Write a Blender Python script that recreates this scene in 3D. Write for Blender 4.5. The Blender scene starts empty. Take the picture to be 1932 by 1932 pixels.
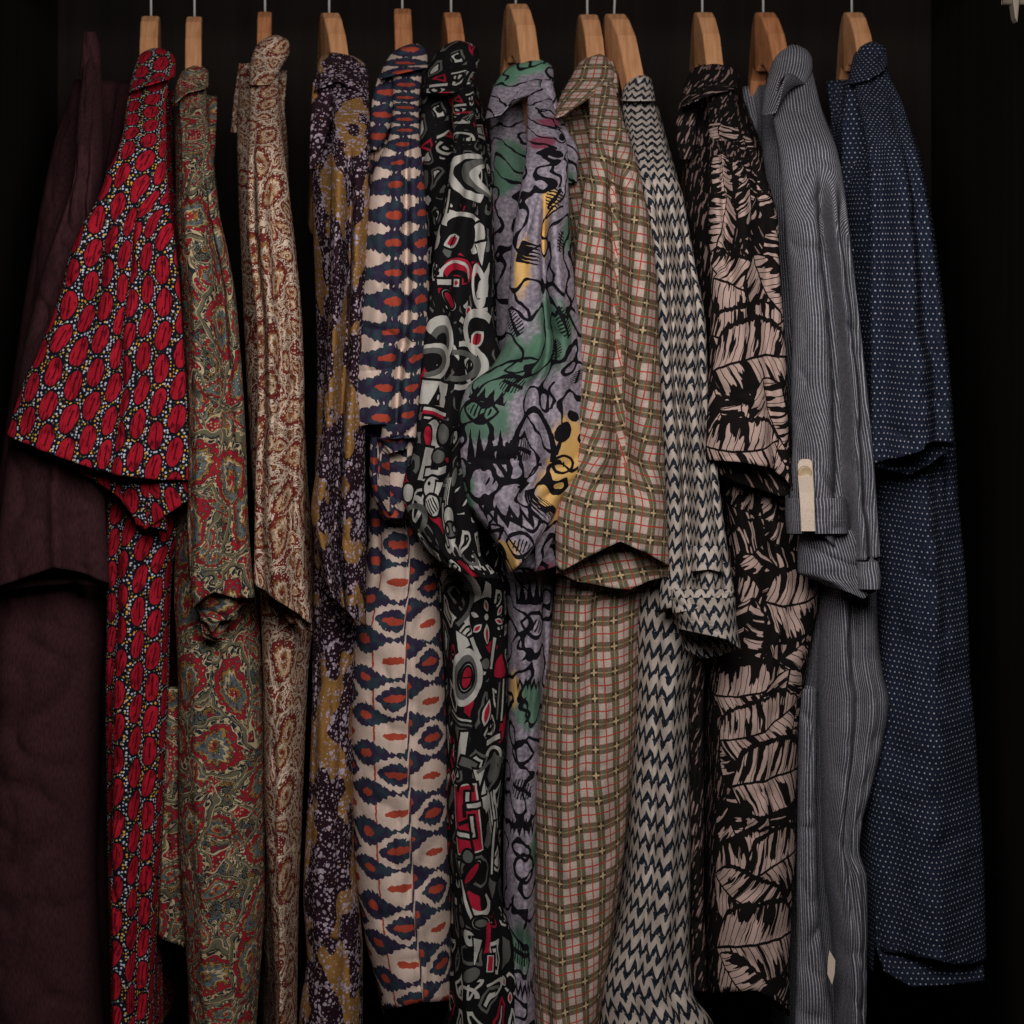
import bpy, math, random
import numpy as np
from mathutils import Vector
R = math.radians
scene = bpy.context.scene
COL = scene.collection

# ------------------------------------------------------------------ camera, lamp, exposure
CAM_Y, CAM_Z, DREF, FRAME, HY = -1.9, 1.55, 1.7, 0.95, 450      # camera plane, height, distance at which FRAME metres fill the view
cam_d = bpy.data.cameras.new('camera')
cam = bpy.data.objects.new('camera', cam_d); COL.objects.link(cam)
cam.location = (0, CAM_Y, CAM_Z); cam.rotation_euler = (R(90), 0, 0)
cam_d.shift_y = -(966 - HY) / 1932
cam_d.sensor_width = 36; cam_d.lens = 36 * DREF / FRAME
cam_d.clip_start = 0.05; cam_d.clip_end = 50
cam_d.dof.use_dof = True; cam_d.dof.focus_distance = 1.68; cam_d.dof.aperture_fstop = 6.3
scene.camera = cam

world = bpy.data.worlds.new('World'); scene.world = world; world.use_nodes = True
world.node_tree.nodes['Background'].inputs[0].default_value = (1.0, 0.85, 0.75, 1)
world.node_tree.nodes['Background'].inputs[1].default_value = 0.004

def area(name, loc, target, size, power, colour):
    d = bpy.data.lights.new(name, 'AREA'); d.shape = 'RECTANGLE'; d.size = size[0]; d.size_y = size[1]; d.energy = power; d.color = colour
    o = bpy.data.objects.new(name, d); COL.objects.link(o); o.location = loc
    o.rotation_euler = (Vector(target) - Vector(loc)).to_track_quat('-Z', 'Y').to_euler()
    return o
area('room_lamp', (0.04, -1.40, 1.88), (0.03, -0.15, 1.30), (0.50, 0.40), 14.5, (1.0, 0.95, 0.92))

scene.view_settings.view_transform = 'Standard'
scene.view_settings.look = 'None'
scene.view_settings.exposure = -0.12
scene.cycles.use_denoising = False
scene.cycles.max_bounces = 5

# ------------------------------------------------------------------ node expressions
NT = None
class E:
    def __init__(s, sock): s.s = sock
    def __add__(a, b): return mth('ADD', a, b)
    __radd__ = __add__
    def __sub__(a, b): return mth('SUBTRACT', a, b)
    def __rsub__(a, b): return mth('SUBTRACT', b, a)
    def __mul__(a, b): return mth('MULTIPLY', a, b)
    __rmul__ = __mul__
    def __truediv__(a, b): return mth('DIVIDE', a, b)
    def __rtruediv__(a, b): return mth('DIVIDE', b, a)
    def __neg__(a): return mth('MULTIPLY', a, -1.0)
    def __lt__(a, b): return mth('LESS_THAN', a, b)
    def __gt__(a, b): return mth('GREATER_THAN', a, b)
def put(inp, x):
    if isinstance(x, E): NT.links.new(x.s, inp)
    elif hasattr(x, 'is_output'): NT.links.new(x, inp)
    else: inp.default_value = x
def mth(op, *a):
    n = NT.nodes.new('ShaderNodeMath'); n.operation = op
    for i, x in enumerate(a): put(n.inputs[i], x)
    return E(n.outputs[0])
def sin(a): return mth('SINE', a)
def cos(a): return mth('COSINE', a)
def ab(a): return mth('ABSOLUTE', a)
def fl(a): return mth('FLOOR', a)
def fr(a): return mth('FRACT', a)
def rnd(a): return mth('ROUND', a)
def mn(a, b): return mth('MINIMUM', a, b)
def mx(a, b): return mth('MAXIMUM', a, b)
def sq(a): return mth('SQRT', a)
def pw(a, b): return mth('POWER', a, b)
def at2(a, b): return mth('ARCTAN2', a, b)
def ss(x, a, b):
    n = NT.nodes.new('ShaderNodeMapRange'); n.interpolation_type = 'SMOOTHSTEP'
    put(n.inputs['Value'], x); put(n.inputs['From Min'], a); put(n.inputs['From Max'], b)
    return E(n.outputs[0])
def comb(u, v, w=0.0):
    n = NT.nodes.new('ShaderNodeCombineXYZ'); put(n.inputs[0], u); put(n.inputs[1], v); put(n.inputs[2], w)
    return n.outputs[0]
def sep(s):
    n = NT.nodes.new('ShaderNodeSeparateXYZ'); NT.links.new(s, n.inputs[0])
    return E(n.outputs[0]), E(n.outputs[1]), E(n.outputs[2])
def sepc(s):
    n = NT.nodes.new('ShaderNodeSeparateColor'); NT.links.new(s, n.inputs[0])
    return E(n.outputs[0]), E(n.outputs[1]), E(n.outputs[2])
def noise(u, v, scale, detail=0.0, off=0.0, rough=0.5):
    n = NT.nodes.new('ShaderNodeTexNoise'); n.noise_dimensions = '3D'
    NT.links.new(comb(u, v, off), n.inputs['Vector'])
    n.inputs['Scale'].default_value = scale; n.inputs['Detail'].default_value = detail; n.inputs['Roughness'].default_value = rough
    return E(n.outputs['Fac'])
def voro(u, v, scale, rand=1.0, feature='F1'):
    n = NT.nodes.new('ShaderNodeTexVoronoi'); n.voronoi_dimensions = '2D'; n.feature = feature
    NT.links.new(comb(u, v), n.inputs['Vector'])
    n.inputs['Scale'].default_value = scale; n.inputs['Randomness'].default_value = rand
    if feature == 'F1': return E(n.outputs['Distance']), n.outputs['Color'], n.outputs['Position']
    return E(n.outputs['Distance'])
def lin(c):
    return tuple(((x/255)/12.92 if x/255 <= 0.04045 else ((x/255+0.055)/1.055)**2.4) for x in c) + (1.0,)
def mixc(f, a, b):
    n = NT.nodes.new('ShaderNodeMix'); n.data_type = 'RGBA'; n.clamp_factor = True
    put(n.inputs[0], f); put(n.inputs[6], lin(a) if isinstance(a, tuple) else a); put(n.inputs[7], lin(b) if isinstance(b, tuple) else b)
    return n.outputs[2]
def mulc(c, f):
    n = NT.nodes.new('ShaderNodeMix'); n.data_type = 'RGBA'; n.blend_type = 'MULTIPLY'
    n.inputs[0].default_value = 1.0; put(n.inputs[6], lin(c) if isinstance(c, tuple) else c)
    k = NT.nodes.new('ShaderNodeCombineColor')
    for i in range(3): put(k.inputs[i], f)
    NT.links.new(k.outputs[0], n.inputs[7]); return n.outputs[2]
def ramp(x, stops, mode='CONSTANT'):
    n = NT.nodes.new('ShaderNodeValToRGB'); cr = n.color_ramp; cr.interpolation = mode
    put(n.inputs[0], x)
    while len(cr.elements) < len(stops): cr.elements.new(0.5)
    for e, (p, c) in zip(cr.elements, stops): e.position = p
    for e, (p, c) in zip(cr.elements, stops): e.position = p; e.color = lin(c)
    return n.outputs[0]
def mapping(vec, loc, ang, sc):
    n = NT.nodes.new('ShaderNodeMapping'); n.vector_type = 'TEXTURE'
    NT.links.new(vec, n.inputs['Vector'])
    n.inputs['Location'].default_value = (loc[0], loc[1], 0); n.inputs['Rotation'].default_value = (0, 0, ang)
    n.inputs['Scale'].default_value = (sc[0], sc[1], 1); return n.outputs[0]
def vlen(vec):
    n = NT.nodes.new('ShaderNodeVectorMath'); n.operation = 'LENGTH'; NT.links.new(vec, n.inputs[0]); return E(n.outputs['Value'])

def new_mat(name):
    global NT
    m = bpy.data.materials.new(name); m.use_nodes = True; NT = m.node_tree
    return m, NT.nodes['Principled BSDF']
def uv_in():
    n = NT.nodes.new('ShaderNodeUVMap'); n.uv_map = 'UVMap'
    u, v, _ = sep(n.outputs[0]); return u, v, n.outputs[0]
def cloth(name, pattern, grain=0.30, bump=0.45, weave=9.0, sheen=0.0):
    m, b = new_mat(name)
    u, v, vec = uv_in()
    c = pattern(u, v, vec)
    g = noise(u, v, weave, 2.0, 3.3, 0.7)
    c = mulc(c, g * (2*grain) + (1.0 - grain))
    NT.links.new(c if not isinstance(c, tuple) else c, b.inputs['Base Color'])
    b.inputs['Roughness'].default_value = 0.92; b.inputs['Specular IOR Level'].default_value = 0.12
    b.inputs['Sheen Weight'].default_value = sheen; b.inputs['Sheen Roughness'].default_value = 0.5
    bp = NT.nodes.new('ShaderNodeBump'); bp.inputs['Strength'].default_value = bump; bp.inputs['Distance'].default_value = 0.0012
    put(bp.inputs['Height'], noise(u, v, 1.1, 3.0, 7.7, 0.65))
    NT.links.new(bp.outputs[0], b.inputs['Normal'])
    return m

# ------------------------------------------------------------------ prints (u across, v down, in centimetres of cloth)
def pat_plain(c, c2):
    def f(u, v, vec):
        n = noise(u, v*0.25, 6.0, 2.0)
        return mixc(ss(n, .35, .7), c, c2)
    return f
def pat_red(u, v, vec):
    P, Q = 1.98, 3.05
    col = fl(u / P); x = (u / P - col - 0.5) * P
    vv = v / Q + col * 0.5 + sin(col * 2.3) * 0.06
    row = fl(vv); y = (vv - row - 0.5) * Q
    tl = 0.20 + 0.1 * sin(col * 5.1 + row * 2.7)
    xr = x * cos(tl) + y * sin(tl); yr = y * cos(tl) - x * sin(tl)
    wob = (noise(u, v, 1.4, 1.0) - 0.5) * 0.22
    d = sq((xr/0.78)*(xr/0.78) + (yr/1.36)*(yr/1.36)) + wob
    vd, vc, _ = voro(u, v, 3.1, 0.75)
    r, g, bb = sepc(vc)
    dot = (vd < (g * 0.14 + 0.22))
    dc = mixc(r > 0.55, (196, 202, 216), (226, 172, 62)); dc = mixc(r > 0.83, dc, (112, 104, 52))
    base = mixc(dot, (22, 25, 36), dc)
    st = noise(xr * 5.0, yr * 0.9 + row * 3.1, 1.0, 1.0, 2.0)
    red = mixc(ss(st, 0.52, 0.60) * ss(d, 0.25, 0.5), (172, 26, 44), (98, 12, 28))
    zz = ab(fr(yr * 4.5) - 0.5) * 0.14
    vein = (ab(xr - 0.07 - yr*0.05) < (0.045 + zz)) * (ab(yr + 0.1) < 0.75)
    red = mixc(vein * 0.85, red, (52, 8, 18))
    base = mixc(d < 1.10, base, (18, 18, 26))
    return mixc(d < 0.97, base, red)

def paisley(pal, big, fine, seed, gt=0.5):
    G, Rd, Cr, Nv, Go, Bl = pal       # olive ground, red, cream, dark line, gold, blue-grey
    def f(u0, v0, vec):
        w1 = noise(u0, v0, 0.35, 1.0, seed) - 0.5; w2 = noise(u0, v0, 0.35, 1.0, seed + 9) - 0.5
        u = u0 + w1 * big * 0.32; v = v0 + w2 * big * 0.32
        # filigree filling
        fd, fc, _ = voro(u0, v0, 1/fine, 0.95); r, g, b = sepc(fc)
        ring = fr(fd * 2.3 + 0.2)
        fe = voro(u0, v0, 1/fine, 0.95, 'DISTANCE_TO_EDGE')
        fil = mixc(r > 0.36, G, Cr); fil = mixc(r > 0.52, fil, Bl); fil = mixc(r > 0.72, fil, Go); fil = mixc(r > 0.88, fil, Rd)
        fil = mixc((ring > 0.62), fil, Nv)
        fil = mixc(fe < 0.07, fil, Nv)
        # small flowers and dots on the red ground
        sd, sc_, _ = voro(u0 + 3.0, v0, 1.5/fine, 0.8); r2, _, _ = sepc(sc_)
        redg = mixc(sd < 0.27, Rd, Cr); redg = mixc((r2 > 0.6) * (sd < 0.33), redg, Nv); redg = mixc(sd < 0.12, redg, Bl)
        gsel = noise(u, v, 0.42/ (big/4.6), 1.0, seed + 4)
        ground = mixc(ss(gsel, gt - 0.01, gt + 0.01), fil, redg)
        edge = ab(gsel - gt)
        ground = mixc(edge < 0.012, ground, Cr)
        ground = mixc((edge < 0.018) * (edge > 0.012), ground, Nv)
        # swirls
        out = ground
        for k, L in ((0, big * 0.50), (1, big)):
            vd, vc, vp = voro(u + 5.3*k, v + 2.1*k, 1/L, 0.75); pr, pg, pb = sepc(vc); px, py, _ = sep(vp)
            lx = u + 5.3*k - px; ly = v + 2.1*k - py
            a = (pr - 0.5) * 2.2 + (0.4 if k else 2.0)
            x = lx * cos(a) + ly * sin(a); y = ly * cos(a) - lx * sin(a)
            x = x / (L*0.40); y = y / (L*0.60)
            xb = x + y * ab(y) * 0.55
            wdt = 0.86 - 0.42 * y
            xn = xb / mx(wdt, 0.16)
            d = sq(xn * xn + y * y)
            th = at2(xn, y)
            d = d + 0.035 * sin(th * 13.0) + (noise(u0, v0, 1.1, 1.0, seed+2+k) - 0.5) * 0.16
            bands = ramp(d * 0.7, [(0, Rd), (0.10, Go), (0.16, Nv), (0.18, Bl), (0.33, Go), (0.385, Nv), (0.40, Rd), (0.52, Nv), (0.535, Cr), (0.625, Nv), (0.645, G), (0.72, Cr), (0.735, Nv)])
            det = mixc(((fd < 0.30) * (d < 0.95)), bands, fil)
            spiral = fr(th * 0.159 + d * 1.4)
            det = mixc((spiral < 0.10) * (d < 0.5), det, Cr)
            chain = (ab(d - 0.83) < 0.045) * (sin(th * 22.0) > 0.1)
            det = mixc(chain, det, Nv)
            out = mixc(d < 1.06, out, det)
        return out
    return f
def pat_floral(u, v, vec):
    uu = u + (noise(u, v, 1.6, 1.0) - 0.5) * 0.5; vv = v + (noise(u, v, 1.6, 1.0, 5.0) - 0.5) * 0.5
    n = noise(uu, vv * 0.7, 0.30, 1.0, 2.0)
    base = mixc(ss(n, 0.455, 0.47), (142, 104, 56), (40, 24, 33))
    cl = noise(u, v, 0.55, 1.0, 11.0)
    vd, vc, _ = voro(uu, vv, 1.55, 1.0); r, g, b = sepc(vc)
    vd2, vc2, _ = voro(u, v, 2.1, 0.9)
    d1 = (vd < (cl * 0.85 - 0.14) * (0.5 + g * 0.7)) * (r > 0.3)
    d2 = (vd2 < (cl * 0.8 - 0.235))
    lav = mixc(ss(noise(u, v, 3.0, 1.0, 4.0), .4, .65), (182, 168, 180), (138, 120, 136))
    base = mixc(d2, base, lav)
    base = mixc(d1, base, lav)
    return mixc((vd < 0.07) * (b > 0.4), base, (190, 140, 70))
def pat_ikat(sleeve):
    def f(u0, v0, vec):
        j1 = noise(u0, v0, 2.1, 1.5, 1.0) - 0.5; j2 = noise(u0, v0, 1.6, 1.5, 6.0) - 0.5; j3 = ab(sin(u0 * 4.6 + j1 * 4.0)) - 0.6
        u = u0 + j2 * 0.35; v = v0 + j1 * 0.50 + noise(u0, v0, 0.25, 0.0, 12.0) * 0.9
        if sleeve:
            Q, P = 2.62, 5.6
            F = cos(v * (2*math.pi/Q)) * 0.62 + cos(u * (2*math.pi/P)) * 0.36 + 0.30
            dv = v - Q * rnd(v / Q); du = u - P * rnd(u / P)
            e = (du/1.05)*(du/1.05) + (dv/0.34)*(dv/0.34)
            barm = (ab(u0 - 0.1 + j1*0.3) < 0.13) * (F < 0.0)
        else:
            Q, P = 7.2, 6.4
            wa = 0.5 + 0.5 * cos(u * (2*math.pi/P))           # 1 in the eyelet column, 0 in the next one
            a_ = ab(v - Q * rnd(v / Q)); b_ = ab(ab(v - Q/2 * rnd(v / (Q/2))) - Q/4)
            F = mx((wa * 1.55 - 0.42) - a_, ((1.0 - wa) * 1.05 + 0.17) - b_)
            F = F * 0.5
            dv = v - Q * rnd(v / Q); du = u - P * rnd(u / P)
            du2 = ab(du) - P/2; dv2 = ab(dv) - Q/2; dv4 = ab(ab(v - Q/2 * rnd(v / (Q/2))) - Q/4)
            e = mn((du/1.15)*(du/1.15) + (dv/0.36)*(dv/0.36), (du/1.3)*(du/1.3) + (dv2/0.36)*(dv2/0.36))
            e = mn(e, (du2/0.7)*(du2/0.7) + (dv4/0.40)*(dv4/0.40))
            barm = (ab(u0 + 2.2 + j1*0.3) < 0.11) * (F < 0.0)
        F = F + j3 * (0.16 if sleeve else 0.09)
        blue = mixc(ss(noise(u0, v0, 0.9, 2.0, 8.0), .46, .60), (50, 43, 66), (48, 62, 72))
        c = mixc(F > 0.0, (208, 186, 172), blue)
        c = mixc(barm, c, (168, 70, 52))
        return mixc(e < 1.0, c, (168, 70, 52))
    return f
def pat_plaid(u0, v0, vec):
    P, Q = 2.16, 2.42
    u = u0 + (noise(u0, v0, 0.7, 1.0, 2.0) - 0.5) * 0.16; v = v0 + (noise(u0, v0, 0.7, 1.0, 6.0) - 0.5) * 0.16
    fu = fr(u / P); fv = fr(v / Q); w = noise(u0, v0, 9.0, 2.0)
    du = ab(fu - 0.5); dv = ab(fv - 0.5)
    bu = du < 0.185; bv = dv < 0.185
    cream = mixc(ss(w, .3, .7), (172, 156, 144), (206, 190, 177)); green = mixc(ss(w, .3, .7), (84, 84, 68), (122, 116, 92))
    c = mixc(mx(bu, bv), cream, green)
    c = mixc(bu * bv, c, (92, 86, 68))
    c = mixc(mx((du < 0.020) * bu, (dv < 0.018) * bv) * 0.75, c, (176, 158, 118))
    c = mixc(mx(ab(du - 0.185) < 0.016, ab(dv - 0.185) < 0.014) * 0.65, c, (146, 76, 70))
    lu = ab(fr(fu + 0.5) - 0.5); lv = ab(fr(fv + 0.5) - 0.5)
    c = mixc(mx(lu < 0.030, lv < 0.027) * 0.92, c, (176, 58, 46))
    cx = du * P; cy = dv * Q
    c = mixc((mx(cx, cy) < 0.37) * (mn(cx, cy) > 0.06) * 0.85, c, (46, 46, 36))
    flower = mx((cx < 0.085) * (cy < 0.30), (cy < 0.085) * (cx < 0.30))
    return mixc(flower, c, (196, 170, 132))
def pat_zig(u0, v0, vec):
    u = u0 + (noise(u0, v0, 1.2, 1.0) - 0.5) * 0.35; v = v0 + (noise(u0, v0, 0.9, 2.0, 4.0) - 0.5) * 0.45
    P, Q = 0.98, 1.50
    t = fr(u / P + fl(v0 / Q) * 0.13); tri = mn(t / 0.62, (1.0 - t) / 0.38)
    ph = fr(v / Q + tri * 0.60)
    th = 0.44 + (noise(u0 * 3.0, v0, 2.2, 2.0, 2.0) - 0.5) * 0.30
    ink = mixc(ss(noise(u0 * 2.0, v0, 3.0, 2.0, 9.0), .40, .68), (24, 29, 38), (52, 60, 70))
    return mixc(ph < th, (190, 178, 168), ink)
def pat_pin(u, v, vec):
    n = noise(u * 8.0, v * 2.0, 1.6, 2.0)
    c = mixc(ss(n, .3, .7), (56, 59, 70), (84, 87, 98))
    l = ab(fr(u / 0.285) - 0.5) < (0.13 + (n - 0.5) * 0.12)
    return mixc(l * (0.55 + 0.5 * n), c, (190, 186, 188))
def pat_dots(u, v, vec):
    uu = u + (noise(u, v, 0.8, 1.0) - 0.5) * 0.2; P = 0.52
    row = fl(v / P); fu = fr(uu / P + row * 0.5) - 0.5; fv = fr(v / P) - 0.5
    d = sq(fu * fu + fv * fv)
    chk = (fr(uu / P * 2.0) < 0.5) * (fr(v / P * 2.0) < 0.6)
    n = noise(u, v, 7.0, 2.0)
    c = mixc(chk * 0.75, (30, 36, 52), (44, 52, 72)); c = mixc(ss(n, .45, .7) * 0.6, c, (16, 20, 30))
    keep = ss(noise(u, v, 3.0, 1.0, 5.0), .28, .5)
    return mixc((d < 0.15) * keep, c, (168, 168, 176))

# ------------------------------------------------------------------ hand placed motifs (tribal, brushwork, leaves)
S2CM = FRAME / 1932 * 100
def place_shapes(c, u, v, vec, shapes, jit=0.10, jscale=1.6):
    # shapes: (kind, cu, cv, ru, rv, angle, colour, extra) in cm
    ju = (noise(u, v, jscale, 1.5, 21.0) - 0.5) * jit * 2; jv = (noise(u, v, jscale, 1.5, 31.0) - 0.5) * jit * 2
    pv = comb(u + ju, v + jv)
    for i, (kind, cu, cv, ru, rv, ang, colr, ex) in enumerate(shapes):
        q = mapping(pv, (cu, cv), R(ang), (ru, rv))
        if kind == 'ell': mk = vlen(q) < 1.0
        elif kind == 'ring': mk = ab(vlen(q) - 1.0) < ex
        else:
            x, y, z = sep(q); y = y + z            # z is 0; using it keeps the shader small
            if kind == 'arc': mk = (ab(vlen(q) - 1.0) < ex) * (y < 0.25)
            elif kind == 'half': mk = (vlen(q) < 1.0) * (y < 0.0)
            elif kind == 'box': mk = mx(ab(x), ab(y)) < 1.0
            elif kind == 'tri': mk = (ab(x) < (y + 1.0) * 0.5) * (y < 1.0)
            elif kind == 'lens': mk = (ab(y) + x * x) < 1.0
            elif kind == 'lensring': mk = ab(ab(y) + x * x - 1.0) < ex * 1.5
            elif kind == 'bars': mk = (mx(ab(x), ab(y)) < 1.0) * (fr(x * ex) < 0.5)
            elif kind == 'lensbars': mk = ((ab(y) + x * x) < 0.82) * (fr(x * ex + y * 0.5) < 0.42)
            elif kind == 'zig': mk = (ab(x) < 1.0) * (ab(y + (ab(fr(x * ex) - 0.5) - 0.25) * 2.2) < 0.42)
            elif kind == 'comb': mk = (mx(ab(x), ab(y)) < 1.0) * mx((ab(y - x * 0.25) < 0.22), (fr(x * ex + y * 0.25) < 0.46) * (vlen(q) < 1.05))
            elif kind == 'spikes': mk = (ab(x) < 1.0) * (y < 1.0) * (y > (ab(fr(x * ex) - 0.5) * 3.2 - 0.9))
            elif kind == 'wave': mk = (ab(x) < 1.0) * (ab(y + sin(x * ex) * 0.6) < 0.40)
        c = mixc(mk, c, colr)
        if i % 8 == 7:                                    # chain the groups so that they are worked off one after the other
            n = NT.nodes.new('ShaderNodeVectorMath'); n.operation = 'MULTIPLY_ADD'
            NT.links.new(comb(mk, mk), n.inputs[0]); n.inputs[1].default_value = (1e-7, 1e-7, 0); NT.links.new(pv, n.inputs[2]); pv = n.outputs[0]
    return c
LEAF_L, LEAF_D = (190, 164, 154), (22, 18, 18)
def leaf_print(leaves):
    def f(u, v, vec):
        st = noise(u * 2.2 + v * 0.8, v * 0.35 - u * 0.2, 1.5, 1.0, 3.0)
        c = mixc(ss(st, 0.60, 0.63), LEAF_D, (150, 124, 118))
        ju = (noise(u, v, 0.9, 1.5, 21.0) - 0.5) * 0.28; jv = (noise(u, v, 0.9, 1.5, 31.0) - 0.5) * 0.28
        pv = comb(u + ju, v + jv)
        for i, (cu, cv, L, W, ang, bend, thr) in enumerate(leaves):
            x, y, z = sep(mapping(pv, (cu, cv), R(ang), (L, W))); y = y + z
            yb = y - (1.0 - x * x) * bend
            ay = ab(yb)
            edge = ay + x * x * x * x
            q = x * (L / 0.55) - ay * (W / 0.55) * 0.55 + ay * ay * 0.9
            side = (yb > 0.0) * 3.7
            n = noise(q, ay * 0.9 + side, 1.0, 1.0, i * 4.1)
            n2 = fr(q * 0.85 + side * 0.2)
            lt = (n > (thr + ay * (0.14 if thr < .45 else -.06))) * (n2 > 0.13)
            lc = mixc(lt, LEAF_D, LEAF_L)
            lc = mixc(ay < 0.035, lc, LEAF_D)
            tear = edge + (n - 0.5) * 0.30
            c = mixc(tear < 1.07, c, LEAF_D)
            c = mixc(tear < 0.94, c, lc)
        return c
    return f
K, WH, GY, RE = (19, 18, 19), (180, 178, 171), (92, 92, 88), (158, 28, 50)
def tribal_print(shapes):
    def f(u0, v0, vec):
        u = u0 + (noise(u0, v0, 0.5, 1.0, 3.0) - 0.5) * 1.2; v = v0 + (noise(u0, v0, 0.4, 0.0, 8.0) - 0.5) * 1.2
        e = voro(u, v * 0.72, 0.46, 0.9, 'DISTANCE_TO_EDGE'); _, vc, vp = voro(u, v * 0.72, 0.46, 0.9); r, g, b = sepc(vc)
        px, py, _ = sep(vp); th = at2(u - px, v * 0.72 - py)
        dd = sq((u-px)*(u-px) + (v*0.72-py)*(v*0.72-py))
        fillc = mixc(r > 0.5, GY, WH); fillc = mixc(r > 0.86, fillc, RE)
        c = mixc(e > 0.17, K, fillc)
        c = mixc((e > 0.27) * (b > 0.30), c, K)
        c = mixc((e > 0.36) * (b > 0.55), c, WH)
        c = mixc((e > 0.12) * (g < 0.35) * (fr(dd * 1.3 + r) < 0.5), c, K)
        return place_shapes(c, u0, v0, vec, shapes, 0.05)
    return f
LA, LG, LY, LP = (158, 146, 160), (82, 118, 97), (222, 178, 104), (140, 62, 84)
BK = (24, 21, 26)
def brush_print(shapes, blots):
    def f(u, v, vec):
        n = noise(u, v, 2.6, 3.0, 2.0)
        c = mixc(ss(n, .35, .65), (128, 119, 131), (166, 156, 168))
        for (cu, cv, ru, rv, colr) in blots:
            q = mapping(vec, (cu, cv), 0.0, (ru, rv))
            d = vlen(q) + (noise(u, v, 0.9, 3.0, 5.0) - 0.5) * 0.9
            c = mixc((1.0 - ss(d, 0.55, 1.05)) * 0.92, c, colr)
        w = noise(u, v, 0.36, 0.5, 14.0); lw = noise(u, v, 1.0, 1.0, 17.0)
        c = mixc(ab(fr(w * 3.0) - 0.5) < (lw * 0.17 + 0.005), c, BK)
        return place_shapes(c, u, v, vec, shapes, 0.10, 1.8)
    return f

# ------------------------------------------------------------------ geometry helpers
def P(px, py, Y):                                        # a point of the view at depth Y
    k = FRAME / 1932 * (Y - CAM_Y) / DREF
    return np.array([(px - 966) * k, Y, CAM_Z - (py - HY) * k])
_lat = {}
def vnoise(x, y, seed):                                  # smooth value noise, numpy
    rs = np.random.RandomState(seed); g = rs.rand(64, 64) * 2 - 1
    xi = np.floor(x).astype(int); yi = np.floor(y).astype(int); fx = x - xi; fy = y - yi
    fx = fx*fx*(3-2*fx); fy = fy*fy*(3-2*fy)
    a = g[xi % 64, yi % 64]; b = g[(xi+1) % 64, yi % 64]; c = g[xi % 64, (yi+1) % 64]; d = g[(xi+1) % 64, (yi+1) % 64]
    return (a*(1-fx)+b*fx)*(1-fy)+(c*(1-fx)+d*fx)*fy
def spline(xs, ys, q):                                   # monotone cubic through control rows
    xs = np.asarray(xs, float); ys = np.asarray(ys, float)
    if len(xs) == 2: return np.interp(q, xs, ys)
    h = np.diff(xs); dl = np.diff(ys) / h; m = np.zeros(len(xs))
    m[0], m[-1] = dl[0], dl[-1]
    for i in range(1, len(xs)-1):
        m[i] = 0 if dl[i-1]*dl[i] <= 0 else 2*dl[i-1]*dl[i]/(dl[i-1]+dl[i])
    i = np.clip(np.searchsorted(xs, q, side='right')-1, 0, len(xs)-2)
    t = np.clip((q - xs[i]) / h[i], 0, 1)
    return (2*t**3-3*t**2+1)*ys[i] + (t**3-2*t**2+t)*h[i]*m[i] + (-2*t**3+3*t**2)*ys[i+1] + (t**3-t**2)*h[i]*m[i+1]

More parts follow.
